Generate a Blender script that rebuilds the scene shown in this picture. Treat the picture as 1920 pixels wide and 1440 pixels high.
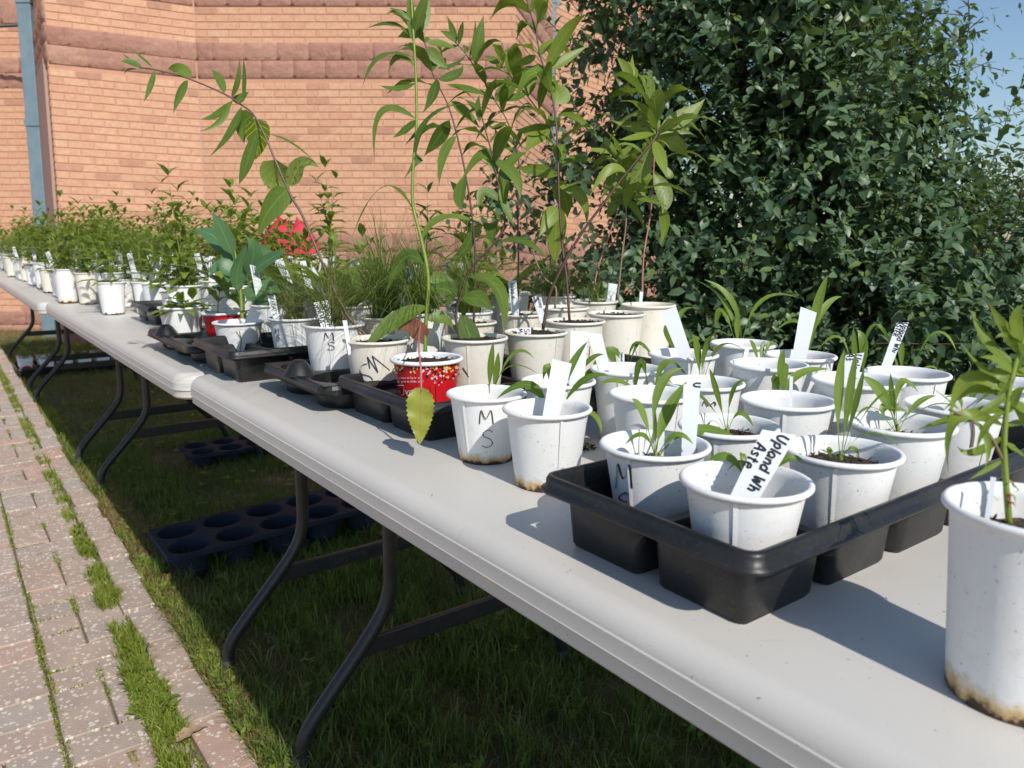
import bpy, math, random
import numpy as np
from mathutils import Vector, Matrix
rnd = random.Random(7)
rng = np.random.default_rng(7)
for o in list(bpy.data.objects): bpy.data.objects.remove(o)
scene = bpy.context.scene
col = scene.collection

# ------------------------------------------------------------ camera, sky, sun, exposure
F_PX, CAM_H = 1442.0, 0.25
PITCH = math.atan(276 / F_PX)
CP, SP = math.cos(PITCH), math.sin(PITCH)
cam_d = bpy.data.cameras.new('camera'); cam = bpy.data.objects.new('camera', cam_d); col.objects.link(cam)
cam.location = (0, 0, CAM_H); cam.rotation_euler = (math.pi / 2 - PITCH, 0, 0)
cam_d.sensor_width = 36; cam_d.lens = F_PX / 1920 * 36
cam_d.clip_start = 0.02; cam_d.clip_end = 500
cam_d.dof.use_dof = True; cam_d.dof.focus_distance = 0.95; cam_d.dof.aperture_fstop = 13
scene.camera = cam
SUN = Vector((0.60, -1.05, 1.02)).normalized()
world = bpy.data.worlds.new('World'); scene.world = world; world.use_nodes = True
wn = world.node_tree
sky = wn.nodes.new('ShaderNodeTexSky'); sky.sky_type = 'NISHITA'; sky.sun_disc = False
sky.sun_elevation = math.asin(SUN.z); sky.sun_rotation = math.atan2(SUN.x, SUN.y)
sky.air_density = 1.1; sky.dust_density = 0.5; sky.ozone_density = 3.0
bg = wn.nodes['Background']; bg.inputs[1].default_value = 0.125
wn.links.new(sky.outputs[0], bg.inputs[0])
sun_d = bpy.data.lights.new('sun', 'SUN'); sun = bpy.data.objects.new('sun', sun_d); col.objects.link(sun)
sun_d.energy = 4.0; sun_d.angle = math.radians(0.55); sun_d.color = (1.0, 0.955, 0.88)
sun.rotation_euler = SUN.to_track_quat('Z', 'Y').to_euler()
sun.location = (3, -4, 6)
scene.view_settings.view_transform = 'Standard'; scene.view_settings.look = 'None'
scene.view_settings.exposure = 0.0; scene.view_settings.gamma = 1.0
scene.render.engine = 'CYCLES'

# ------------------------------------------------------------ geometry helpers
def A(*v): return np.array(v, float)
CAM = A(0, 0, CAM_H)
def ray(x, y):
    a = (x - 960) / F_PX; v = (y - 720) / F_PX
    return A(a, CP - v * SP, -(SP + v * CP))
def at_z(x, y, z):
    r = ray(x, y); return CAM + r * ((z - CAM_H) / r[2])
def at_d(x, y, dep): return CAM + ray(x, y) * dep
def depth(P): return (P[1]) * CP - (P[2] - CAM_H) * SP
GZ = -0.74
L0 = at_z(345, 703, 0)
U = L0 - at_z(1380, 1275, 0); U = U / np.linalg.norm(U)      # along the tables, away from the camera
B = A(U[1], -U[0], 0)                                        # across the tables, away from the path
UP = A(0, 0, 1)
TROT = math.atan2(-U[1], -U[0])                              # local x = -U
def T(s, d, z=0.0): return L0 - U * s + B * d + UP * z
def sd(P): return (-(P - L0) @ U, (P - L0) @ B)

ORG = {}
def tag(o, label=None, cat=None, group=None, kind=None):
    if label: o['label'] = label
    if cat: o['category'] = cat
    if group: o['group'] = group
    if kind: o['kind'] = kind
    return o
def thing(name, loc, label, cat, group=None):
    o = bpy.data.objects.new(name, None); col.objects.link(o)
    o.location = loc; o.empty_display_size = .02
    ORG[o.name] = A(*loc)
    return tag(o, label, cat, group)
def mesh_obj(name, verts, faces, mat, parent=None, smooth=False, uv=None, attr=None, loc=None):
    """verts in world coordinates; origin goes to the parent's origin, or to loc."""
    org = ORG[parent.name] if parent is not None else (A(*loc) if loc is not None else A(0, 0, 0))
    v = np.asarray(verts, float).reshape(-1, 3) - org
    me = bpy.data.meshes.new(name)
    if isinstance(faces, np.ndarray):
        nf, k = faces.shape
        me.vertices.add(len(v)); me.vertices.foreach_set('co', v.astype(np.float32).ravel())
        me.loops.add(nf * k); me.loops.foreach_set('vertex_index', faces.astype(np.int32).ravel())
        me.polygons.add(nf); me.polygons.foreach_set('loop_start', np.arange(0, nf * k, k, dtype=np.int32))
        me.update(calc_edges=True); me.validate()
    else:
        me.from_pydata(v.tolist(), [], [tuple(int(i) for i in f) for f in faces]); me.update()
    if smooth: me.polygons.foreach_set('use_smooth', np.ones(len(me.polygons), bool))
    if uv is not None:
        lay = me.uv_layers.new(name='UVMap')
        idx = np.empty(len(me.loops), np.int32); me.loops.foreach_get('vertex_index', idx)
        lay.data.foreach_set('uv', np.asarray(uv, np.float32)[idx].ravel())
    if attr is not None:
        a = me.attributes.new('rnd', 'FLOAT', 'POINT'); a.data.foreach_set('value', np.asarray(attr, np.float32))
    for m in (mat if isinstance(mat, (list, tuple)) else [mat]): me.materials.append(m)
    o = bpy.data.objects.new(name, me); col.objects.link(o)
    ORG[o.name] = org
    if parent is not None: o.parent = parent
    else: o.location = org
    return o
class MB:
    """collects pieces of one mesh"""
    def __init__(s): s.v = []; s.f = []; s.uv = []; s.n = 0
    def add(s, v, f, uv=None):
        v = np.asarray(v, float).reshape(-1, 3); s.v.append(v)
        s.f += [tuple(i + s.n for i in q) for q in f]; s.n += len(v)
        s.uv.append(np.zeros((len(v), 2)) if uv is None else np.asarray(uv, float))
    def build(s, name, mat, parent=None, smooth=False, **k):
        return mesh_obj(name, np.concatenate(s.v), s.f, mat, parent, smooth, uv=np.concatenate(s.uv), **k)
def catmull(P, n):
    P = [A(*p) for p in P]; P = [2 * P[0] - P[1]] + P + [2 * P[-1] - P[-2]]
    out = []; segs = len(P) - 3
    for i in range(n):
        t = i / (n - 1) * segs; k = min(int(t), segs - 1); t -= k
        a, b, c, d = P[k:k + 4]
        out.append(.5 * (2 * b + (c - a) * t + (2 * a - 5 * b + 4 * c - d) * t * t + (3 * b - a - 3 * c + d) * t ** 3))
    return np.array(out)
def nrm(v):
    l = np.linalg.norm(v); return v / l if l > 1e-9 else v
def tube(P, R, k=7, caps=True):
    P = np.asarray(P); n = len(P); R = np.broadcast_to(R, (n,)) if np.ndim(R) else np.full(n, R)
    tg = np.gradient(P, axis=0); v = []; ref = A(.3, .2, .93)
    s = None
    for i in range(n):
        t = nrm(tg[i])
        if s is None: s = nrm(np.cross(t, ref))
        s = nrm(s - t * (s @ t)); c = np.cross(t, s)
        for j in range(k):
            a = 2 * math.pi * j / k; v.append(P[i] + R[i] * (math.cos(a) * s + math.sin(a) * c))
    f = [(i * k + j, i * k + (j + 1) % k, (i + 1) * k + (j + 1) % k, (i + 1) * k + j) for i in range(n - 1) for j in range(k)]
    if caps: f += [tuple(reversed(range(k))), tuple(range((n - 1) * k, n * k))]
    return np.array(v), f
def box(c, ax, ay, az):
    c, ax, ay, az = (A(*q) for q in (c, ax, ay, az))
    v = [c + i * ax + j * ay + k * az for i in (-1, 1) for j in (-1, 1) for k in (-1, 1)]
    return np.array(v), [(0, 1, 3, 2), (4, 6, 7, 5), (0, 4, 5, 1), (2, 3, 7, 6), (0, 2, 6, 4), (1, 5, 7, 3)]
def bevel(o, w, seg=2):
    m = o.modifiers.new('bevel', 'BEVEL'); m.width = w; m.segments = seg; m.limit_method = 'ANGLE'; m.angle_limit = .6
    return o

# ------------------------------------------------------------ materials
def new_mat(name):
    m = bpy.data.materials.new(name); m.use_nodes = True
    nt = m.node_tree; return m, nt, nt.nodes['Principled BSDF']
def nd(nt, t, **k):
    n = nt.nodes.new('ShaderNode' + t)
    for a, b in k.items():
        if a.startswith('i_'): n.inputs[int(a[2:]) if a[2:].isdigit() else a[2:]].default_value = b
        else: setattr(n, a, b)
    return n
def ramp(nt, src, stops):
    r = nd(nt, 'ValToRGB'); e = r.color_ramp.elements
    while len(e) < len(stops): e.new(.5)
    for q, (p, c) in zip(e, stops): q.position = p; q.color = (*c, 1) if len(c) == 3 else c
    nt.links.new(src, r.inputs[0]); return r.outputs[0]
def mixc(nt, fac, a, b, mode='MIX'):
    m = nd(nt, 'Mix', data_type='RGBA', blend_type=mode)
    for sock, v in ((m.inputs[0], fac), (m.inputs[6], a), (m.inputs[7], b)):
        if hasattr(v, 'node'): nt.links.new(v, sock)
        elif isinstance(v, (int, float)): sock.default_value = v
        else: sock.default_value = (*v, 1)
    return m.outputs[2]
def math_n(nt, op, a, b=0.0, clamp=False):
    m = nd(nt, 'Math', operation=op); m.use_clamp = clamp
    for sock, v in ((m.inputs[0], a), (m.inputs[1], b)):
        if hasattr(v, 'node'): nt.links.new(v, sock)
        else: sock.default_value = v
    return m.outputs[0]
def noise(nt, scale, detail=4, rough=.6, coord='Object', w=None):
    tc = nd(nt, 'TexCoord'); n = nd(nt, 'TexNoise', i_Scale=scale, i_Detail=detail, i_Roughness=rough)
    vec = tc.outputs[coord]
    if w is not None:                                   # shift per object
        oi = nd(nt, 'ObjectInfo'); sc = math_n(nt, 'MULTIPLY', oi.outputs['Random'], w)
        ad = nd(nt, 'VectorMath', operation='ADD'); nt.links.new(vec, ad.inputs[0]); nt.links.new(sc, ad.inputs[1]); vec = ad.outputs[0]
    nt.links.new(vec, n.inputs[0]); return n.outputs[0]
def bump(nt, bsdf, h, strength=.3, dist=.01):
    b = nd(nt, 'Bump', i_Strength=strength, i_Distance=dist); nt.links.new(h, b.inputs['Height']); nt.links.new(b.outputs[0], bsdf.inputs['Normal'])
def attr_n(nt, name='rnd'): return nd(nt, 'Attribute', attribute_name=name).outputs['Fac']
M = {}
def simple(name, c, rough=.6, var=.0, scale=30, spec=.5, metal=0, bmp=0, bscale=200):
    m, nt, b = new_mat(name)
    b.inputs['Roughness'].default_value = rough; b.inputs['Specular IOR Level'].default_value = spec; b.inputs['Metallic'].default_value = metal
    if var:
        n = noise(nt, scale); nt.links.new(ramp(nt, n, [(.3, [x * (1 - var) for x in c]), (.7, [min(1, x * (1 + var)) for x in c])]), b.inputs[0])
    else: b.inputs[0].default_value = (*c, 1)
    if bmp: bump(nt, b, noise(nt, bscale, 3), bmp, .002)
    M[name] = m; return m
def leaf_mat(name, dark, light, rough=.45, rib=(.45, .55, .2), trans=.35, spots=0, ribw=.03, spotc=(.1, .05, .02), spec=.4, veins=0.0):
    m, nt, b = new_mat(name); b.inputs['Roughness'].default_value = rough; b.inputs['Specular IOR Level'].default_value = spec
    oi = nd(nt, 'ObjectInfo'); r0 = math_n(nt, 'FRACT', math_n(nt, 'ADD', oi.outputs['Random'], attr_n(nt)))
    n = noise(nt, 45, 3)
    f = math_n(nt, 'ADD', math_n(nt, 'MULTIPLY', r0, .6), math_n(nt, 'MULTIPLY', n, .4))
    c = ramp(nt, f, [(.15, dark), (.85, light)])
    uv = nd(nt, 'UVMap'); sx = nd(nt, 'SeparateXYZ'); nt.links.new(uv.outputs[0], sx.inputs[0])
    off = math_n(nt, 'ABSOLUTE', math_n(nt, 'SUBTRACT', sx.outputs[0], .5))
    ribf = math_n(nt, 'LESS_THAN', off, ribw)
    c = mixc(nt, math_n(nt, 'MULTIPLY', ribf, .7), c, rib)
    if veins:                                          # side veins run out and forward from the rib
        ph = math_n(nt, 'FRACT', math_n(nt, 'MULTIPLY', math_n(nt, 'SUBTRACT', sx.outputs[1], math_n(nt, 'MULTIPLY', off, .45)), 7.0))
        vf = math_n(nt, 'LESS_THAN', math_n(nt, 'ABSOLUTE', math_n(nt, 'SUBTRACT', ph, .5)), .07)
        c = mixc(nt, math_n(nt, 'MULTIPLY', vf, veins), c, rib)
    if spots:
        sp = noise(nt, 160, 2, .5); c = mixc(nt, ramp(nt, sp, [(.60, (0, 0, 0)), (.68, (spots,) * 3)]), c, spotc)
    nt.links.new(c, b.inputs[0])
    t = nd(nt, 'BsdfTranslucent'); tc = mixc(nt, .5, c, (.30, .42, .03)); nt.links.new(tc, t.inputs[0])
    ms = nd(nt, 'MixShader'); ms.inputs[0].default_value = trans
    nt.links.new(b.outputs[0], ms.inputs[1]); nt.links.new(t.outputs[0], ms.inputs[2])
    nt.links.new(ms.outputs[0], nt.nodes['Material Output'].inputs[0])
    M[name] = m; return m
def cup_mat(name, base, tint, stain, flecks=.5, grime=.3):
    m, nt, b = new_mat(name); b.inputs['Roughness'].default_value = .55; b.inputs['Specular IOR Level'].default_value = .3
    c = mixc(nt, ramp(nt, noise(nt, 22, 4, .6, w=9), [(.45, (0, 0, 0)), (.8, (grime,) * 3)]), base, tint)
    c = mixc(nt, ramp(nt, noise(nt, 60, 5, .7, w=5), [(.58, (0, 0, 0)), (.76, (.75 * grime,) * 3)]), c, (.34, .26, .17))
    fl = noise(nt, 430, 2, .5, w=3); c = mixc(nt, ramp(nt, fl, [(.692, (0, 0, 0)), (.725, (flecks,) * 3)]), c, (.05, .03, .02))
    tc = nd(nt, 'TexCoord'); sx = nd(nt, 'SeparateXYZ'); nt.links.new(tc.outputs['Object'], sx.inputs[0])
    oi = nd(nt, 'ObjectInfo')
    hgt = math_n(nt, 'MULTIPLY', math_n(nt, 'ADD', math_n(nt, 'MULTIPLY', oi.outputs['Random'], .5), .5), stain)
    zz = math_n(nt, 'ADD', sx.outputs[2], math_n(nt, 'MULTIPLY', math_n(nt, 'SUBTRACT', noise(nt, 75, 5, .65, w=2), .5), .03))
    q = math_n(nt, 'DIVIDE', zz, math_n(nt, 'MAXIMUM', hgt, .0004))
    s1 = ramp(nt, q, [(.45, (1, 1, 1)), (1.0, (0, 0, 0))]); s2 = ramp(nt, q, [(.10, (1, 1, 1)), (.42, (0, 0, 0))])
    c = mixc(nt, s1, c, (.62, .42, .20)); c = mixc(nt, s2, c, (.06, .035, .02))
    nt.links.new(c, b.inputs[0]); bump(nt, b, noise(nt, 60, 3, w=4), .12, .003)
    M[name] = m; return m
cup_mat('paper_white', (.84, .84, .83), (.76, .74, .70), .004, .55, .35)
cup_mat('paper_stained', (.82, .82, .80), (.76, .72, .66), .017, .5, .4)
cup_mat('paper_cream', (.80, .76, .67), (.68, .60, .46), .006, .4, .55)
simple('paper_red', (.62, .012, .02), .4, .12, 40)
simple('rim_white', (.85, .85, .84), .5, .02, 40)
simple('print_white', (.85, .82, .8), .5); simple('print_yellow', (.85, .55, .05), .5); simple('print_black', (.02, .01, .01), .5)
simple('ink', (.012, .010, .016), .55)
simple('tag_white', (.80, .82, .85), .35, .02, 60)
# soil
m, nt, b = new_mat('soil'); b.inputs['Roughness'].default_value = .95
nn = noise(nt, 260, 3, .6); nt.links.new(ramp(nt, nn, [(.30, (.012, .008, .006)), (.55, (.05, .032, .02)), (.70, (.11, .075, .045)), (.78, (.55, .50, .42))]), b.inputs[0])
bump(nt, b, noise(nt, 300, 2), 1, .004); M['soil'] = m
# black plastic
m, nt, b = new_mat('black_plastic'); b.inputs['Specular IOR Level'].default_value = .45
nn = noise(nt, 300, 5, .75, w=4); n2 = noise(nt, 14, 3, .6, w=3)
c = mixc(nt, ramp(nt, nn, [(.56, (0, 0, 0)), (.75, (.42, .42, .42))]), (.012, .012, .013), (.14, .13, .115))
c = mixc(nt, ramp(nt, n2, [(.5, (0, 0, 0)), (.8, (.45, .45, .45))]), c, (.055, .052, .046))
nt.links.new(c, b.inputs[0]); nt.links.new(ramp(nt, n2, [(.3, (.30,) * 3), (.7, (.5,) * 3)]), b.inputs['Roughness'])
bump(nt, b, noise(nt, 90, 3), .1, .002); M['black_plastic'] = m
# table top plastic, light grey with scuffs
m, nt, b = new_mat('table_plastic'); b.inputs['Roughness'].default_value = .42; b.inputs['Specular IOR Level'].default_value = .4
c = ramp(nt, noise(nt, 5, 5, .6, w=5), [(.3, (.60, .57, .52)), (.7, (.65, .62, .57))])
c = mixc(nt, ramp(nt, noise(nt, 14, 6, .75, w=3), [(.60, (0, 0, 0)), (.80, (.35,) * 3)]), c, (.50, .42, .34))
c = mixc(nt, ramp(nt, noise(nt, 240, 2, .5, w=3), [(.75, (0, 0, 0)), (.775, (.6,) * 3)]), c, (.08, .055, .04))
tcn = nd(nt, 'TexCoord'); mp = nd(nt, 'Mapping'); mp.inputs['Scale'].default_value = (9, 120, 20); nt.links.new(tcn.outputs['Object'], mp.inputs[0])
sc = nd(nt, 'TexNoise', i_Scale=1.0, i_Detail=3.0); nt.links.new(mp.outputs[0], sc.inputs[0])
c = mixc(nt, ramp(nt, sc.outputs[0], [(.68, (0, 0, 0)), (.74, (.22,) * 3)]), c, (.42, .40, .37))
nt.links.new(c, b.inputs[0]); bump(nt, b, noise(nt, 420, 2), .10, .001); M['table_plastic'] = m
simple('leg_steel', (.028, .026, .026), .38, .25, 60, .5)
simple('grey_foot', (.035, .032, .03), .7, .2)
# building
def brick_m(name, cols, bs, bscale):
    m, nt, b = new_mat(name); b.inputs['Roughness'].default_value = .9; b.inputs['Specular IOR Level'].default_value = .2
    oi = nd(nt, 'ObjectInfo'); r0 = math_n(nt, 'FRACT', math_n(nt, 'ADD', oi.outputs['Random'], attr_n(nt)))
    c = ramp(nt, r0, cols); n = noise(nt, 26, 5, .7, w=7)
    c = mixc(nt, .55, c, ramp(nt, n, [(.3, (.55, .55, .55)), (.7, (1.0, 1.0, 1.0))]), 'MULTIPLY')
    nt.links.new(c, b.inputs[0]); bump(nt, b, noise(nt, bscale, 5, .7, w=3), bs, .012); M[name] = m
brick_m('brick', [(.0, (.70, .40, .25)), (.35, (.74, .43, .275)), (.6, (.68, .37, .235)), (.86, (.74, .45, .29)), (.93, (.61, .33, .215)), (1, (.53, .285, .195))], .25, 120)
brick_m('rock_block', [(.0, (.50, .265, .195)), (.5, (.46, .24, .18)), (1, (.54, .30, .22))], 1.0, 34)
simple('mortar', (.56, .29, .195), .95, .08, 12)
simple('steel_panel', (.40, .255, .21), .6, .04, 8)
simple('pipe_paint', (.175, .25, .29), .5, .10, 9); simple('conduit', (.05, .05, .055), .5)
simple('flashing', (.32, .40, .46), .5)
# path
m, nt, b = new_mat('paver'); b.inputs['Roughness'].default_value = .93
oi = nd(nt, 'ObjectInfo')
c = ramp(nt, oi.outputs['Random'], [(0, (.47, .375, .31)), (.3, (.52, .385, .31)), (.5, (.46, .405, .355)), (.7, (.56, .37, .29)), (1, (.49, .425, .37))])
c = mixc(nt, .7, c, ramp(nt, noise(nt, 9, 5, .7, w=9), [(.3, (.7, .7, .7)), (.7, (1.05, 1.03, 1.0))]), 'MULTIPLY')
vo = nd(nt, 'TexVoronoi', i_Scale=105.0, feature='F1'); tc = nd(nt, 'TexCoord'); vm = nd(nt, 'Mapping'); vm.inputs['Scale'].default_value = (1, 1, .2)
ad = nd(nt, 'VectorMath', operation='ADD'); nt.links.new(tc.outputs['Object'], ad.inputs[0]); nt.links.new(math_n(nt, 'MULTIPLY', oi.outputs['Random'], 8), ad.inputs[1])
nt.links.new(ad.outputs[0], vm.inputs[0]); nt.links.new(vm.outputs[0], vo.inputs['Vector'])
cs = nd(nt, 'SeparateXYZ'); nt.links.new(vo.outputs['Color'], cs.inputs[0])
thr = math_n(nt, 'LESS_THAN', vo.outputs['Distance'], math_n(nt, 'MULTIPLY', math_n(nt, 'POWER', cs.outputs[0], 2.2), .62))
c = mixc(nt, math_n(nt, 'MULTIPLY', thr, .75), c, (.80, .71, .60))
c = mixc(nt, ramp(nt, noise(nt, 330, 2), [(.62, (0, 0, 0)), (.7, (.6,) * 3)]), c, (.16, .12, .10))
nt.links.new(c, b.inputs[0]); bump(nt, b, noise(nt, 240, 4), .6, .004); M['paver'] = m
# lawn
m, nt, b = new_mat('lawn_soil'); b.inputs['Roughness'].default_value = 1
c = ramp(nt, noise(nt, 3.5, 6, .7), [(.30, (.08, .10, .03)), (.5, (.13, .12, .045)), (.66, (.25, .19, .10)), (.8, (.32, .24, .13))])
c = mixc(nt, .6, c, ramp(nt, noise(nt, 90, 4, .7), [(.3, (.35, .35, .3)), (.7, (1.1, 1.1, 1.0))]), 'MULTIPLY')
nt.links.new(c, b.inputs[0]); bump(nt, b, noise(nt, 120, 4), 1, .01); M['lawn_soil'] = m
simple('joint_soil', (.17, .135, .08), 1, .4, 60, bmp=1)
leaf_mat('grass_green', (.075, .125, .02), (.19, .26, .06), .5, (.12, .2, .04), .3, ribw=0)
leaf_mat('grass_lush', (.15, .21, .02), (.33, .38, .07), .5, (.2, .3, .05), .35, ribw=0)
leaf_mat('grass_dry', (.20, .145, .055), (.40, .30, .13), .7, (.3, .25, .1), .25, ribw=0)
# foliage
leaf_mat('bush_leaf', (.05, .098, .05), (.145, .225, .115), .40, (.07, .14, .05), .20, spec=.45)
leaf_mat('bush_tip', (.11, .19, .05), (.20, .27, .08), .42, (.1, .2, .06), .3)
leaf_mat('aster_leaf', (.105, .185, .02), (.20, .29, .045), .4, (.25, .38, .10), .35)
leaf_mat('sunflower_leaf', (.075, .135, .02), (.155, .23, .035), .42, (.20, .30, .08), .32, veins=.25)
leaf_mat('milkweed_leaf', (.13, .205, .022), (.25, .32, .045), .42, (.32, .42, .10), .38, veins=.3)
leaf_mat('spotted_leaf', (.15, .22, .045), (.22, .30, .06), .45, (.42, .48, .14), .33, .85, veins=.35)
leaf_mat('vine_leaf', (.09, .155, .022), (.17, .25, .035), .42, (.20, .30, .08), .32, .35, veins=.25)
leaf_mat('veined_leaf', (.12, .20, .01), (.18, .26, .015), .4, (.62, .66, .12), .35, .35, .035, veins=.8)
leaf_mat('yellow_leaf', (.24, .29, .03), (.34, .37, .05), .45, (.40, .22, .10), .35, .35, .03, (.30, .10, .05), veins=.3)
leaf_mat('dead_leaf', (.24, .08, .05), (.34, .12, .08), .6, (.3, .12, .08), .3)
leaf_mat('blue_leaf', (0.066, 0.162, 0.072), (0.120, 0.240, 0.102), .4, (.20, .33, .14), .25, veins=.2)
leaf_mat('far_leaf', (.15, .22, .03), (.31, .40, .07), .45, (.28, .38, .12), .35)
leaf_mat('straw_blade', (.25, .20, .10), (.42, .36, .18), .6, (.3, .3, .1), .3, ribw=0)
leaf_mat('fine_grass', (.11, .18, .035), (.26, .34, .085), .5, (.2, .3, .1), .3, ribw=0)
simple('stem_green', (.19, .26, .03), .45, .15, 30); simple('stem_purple', (.085, .035, .03), .45, .3, 25)
simple('stem_tan', (.20, .145, .075), .5, .2, 25); simple('stem_pink', (.42, .16, .14), .45, .2, 25); simple('bark', (.09, .065, .045), .9, .3, 40)
simple('red_cloth', (.62, .02, .06), .7, .1, 20); simple('cream_cloth', (.72, .62, .44), .8, .08, 20)
simple('pot_print', (.60, .02, .03), .5)

# ------------------------------------------------------------ lawn and path
def sheet(name, s0, s1, d0, d1, z, mat):
    v = [T(s0, d0, z), T(s1, d0, z), T(s1, d1, z), T(s0, d1, z)]
    return tag(mesh_obj(name, v, [(0, 1, 2, 3)], mat), kind='structure')
n = 60
gx = np.linspace(-1, 1, n); gx = np.sign(gx) * np.abs(gx) ** 2.2 * 120
XX, YY = np.meshgrid(gx, gx + 2)
lawn = mesh_obj('lawn', np.stack([XX.ravel(), YY.ravel(), np.full(n * n, GZ - .012)], 1),
                np.array([(i * n + j, i * n + j + 1, (i + 1) * n + j + 1, (i + 1) * n + j) for i in range(n - 1) for j in range(n - 1)]), M['lawn_soil'])
tag(lawn, kind='structure')
path = sheet('path', -16, 6, -1.27, .036, GZ - .006, M['joint_soil'])
bounce_paving = sheet('bounce_paving', -16, 6, -7.0, -1.13, GZ + .003, M['paver'])  # unseen paving sheet, added to bounce sunlight onto table sides and cups
def paver_mesh(lx, ly, hz=.035, seed=0):
    r = random.Random(seed); k = .0022
    def ring(ins, z, j=0): return [(sx * (lx / 2 - ins) + r.uniform(-j, j), sy * (ly / 2 - ins) + r.uniform(-j, j), z) for sx, sy in ((-1, -1), (1, -1), (1, 1), (-1, 1))]
    v = ring(0, -hz) + ring(0, -k, .001) + ring(k, 0, .0012)
    f = [(8, 9, 10, 11)] + [(a * 4 + i, a * 4 + (i + 1) % 4, a * 4 + 4 + (i + 1) % 4, a * 4 + 4 + i) for a in (0, 1) for i in range(4)]
    me = bpy.data.meshes.new('paver'); me.from_pydata(v, [], f); me.materials.append(M['paver']); return me
PV = [paver_mesh(.194, .0945, seed=i) for i in range(6)]; PE = [paver_mesh(.192, .076, .04, seed=9 + i) for i in range(3)]
def put_paver(me, s, d, ang, z):
    o = bpy.data.objects.new('paver', me); col.objects.link(o); o.parent = path
    o.location = T(s, d, z); o.rotation_euler = (rnd.gauss(0, .008), rnd.gauss(0, .008), TROT + ang + rnd.gauss(0, .012)); return o
cnt = 0
for strip in range(5):
    dc = -.147 - .2 * strip
    s = .45 - (.2 if strip % 2 else 0)
    lim = -5.9 if strip < 2 else -3.6
    while s > lim:
        for k in (0, 1): put_paver(rnd.choice(PV), s - .05 - .1 * k, dc, math.pi / 2, GZ + .004 + rnd.gauss(0, .002))
        for k in (-1, 1): put_paver(rnd.choice(PV), s - .3, dc + k * .05, 0, GZ + .004 + rnd.gauss(0, .002))
        s -= .4
s = .45
while s > -6.6:
    put_paver(rnd.choice(PE), s, -.004 + rnd.gauss(0, .004), rnd.gauss(0, .02), GZ + .012 + rnd.gauss(0, .003)); s -= .2

def blades(name, base, hmin, hmax, w, mat, lean=.6, kind='stuff', curl=.5, parent=None, dirs=None):
    """base: (N,3) points; grows bent blades of five vertices"""
    N = len(base); h = rng.uniform(hmin, hmax, N); a = rng.uniform(0, 2 * np.pi, N)
    dr = np.stack([np.cos(a), np.sin(a), np.zeros(N)], 1); sd_ = np.stack([-np.sin(a), np.cos(a), np.zeros(N)], 1)
    b2 = rng.uniform(0, 2 * np.pi, N); sd_ = np.stack([np.cos(b2), np.sin(b2), np.zeros(N)], 1)
    ln = rng.uniform(.1, 1, N) * lean
    up = np.array([0, 0, 1.])
    m1 = base + up * (h * .55)[:, None] + dr * (h * ln * .35)[:, None]
    tp = base + up * (h * (1 - curl * ln))[:, None] + dr * (h * ln)[:, None]
    ww = (w * rng.uniform(.6, 1.2, N))[:, None]
    V = np.stack([base - sd_ * ww, base + sd_ * ww, m1 - sd_ * ww * .8, m1 + sd_ * ww * .8, tp], 1).reshape(-1, 3)
    k = np.arange(N)[:, None] * 5
    Fc = np.concatenate([k + [0, 1, 3], k + [0, 3, 2], k + [2, 3, 4]])
    uv = np.tile(np.array([[0, 0], [1, 0], [0, .5], [1, .5], [.5, 1]]), (N, 1))
    o = mesh_obj(name, V, Fc, mat, parent, uv=uv, attr=np.repeat(rng.random(N), 5))
    return tag(o, kind=kind) if kind else o
def scatter(n, s0, s1, d0, d1, clump=0, spread=.03, z=GZ - .012):
    s = rng.uniform(s0, s1, n); d = rng.uniform(d0, d1, n)
    if clump:
        cs, cd = rng.uniform(s0, s1, clump), rng.uniform(d0, d1, clump); i = rng.integers(0, clump, n)
        s = np.clip(cs[i] + rng.normal(0, spread, n), s0, s1); d = np.clip(cd[i] + rng.normal(0, spread, n), d0, d1)
    return L0[None] - U[None] * s[:, None] + B[None] * d[:, None] + np.array([0, 0, z])[None]
def patchy(P, sc, lo, hi, ph=0.0):
    v = np.sin(P[:, 0] * sc + 1.3 + ph) * np.sin(P[:, 1] * sc * 1.3 + .4 + ph) + .6 * np.sin(P[:, 0] * sc * 2.7 + P[:, 1] * sc * 2.1 + ph)
    return P[rng.random(len(P)) < np.clip((v - lo) / (hi - lo), .06, 1)]
gnear = np.concatenate([scatter(36000, -1.2, .9, .045, 1.6), scatter(46000, -1.2, .9, .045, 1.4, 700, .022), scatter(36000, -2.6, -1.2, .045, 1.6, 900, .05)])
tag(blades('grass', np.concatenate([patchy(gnear, 6, -.9, .7), scatter(24000, -7.5, -2.6, .045, 1.6, 700, .08)]), .018, .075, .0014, M['grass_green'], .95), 'short green lawn grass under the tables', 'grass')
tag(blades('long_grass', scatter(5200, -.9, .9, .07, .95, 210, .018), .05, .115, .0015, M['grass_green'], .9), 'longer grass tufts between the table legs', 'grass')
tag(blades('dry_grass', np.concatenate([patchy(scatter(42000, -2.2, .9, .045, 1.5, 420, .06), 6, -.5, .8, 2.0), scatter(15000, -2.2, .6, .038, .13), scatter(24000, -9, -2.2, .045, 1.2, 200, .12)]), .010, .055, .0012, M['grass_dry'], 1.5),
    'dry straw-coloured grass thatch among the lawn', 'grass')
tag(blades('edge_grass', np.concatenate([scatter(2600, -1.4, .5, .038, .10, 22, .02), scatter(3000, -6, -1.4, .038, .10, 60, .03)]), .015, .06, .0016, M['grass_lush'], .8), 'sunlit bright green grass fringe beside the brick edging', 'grass')
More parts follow.
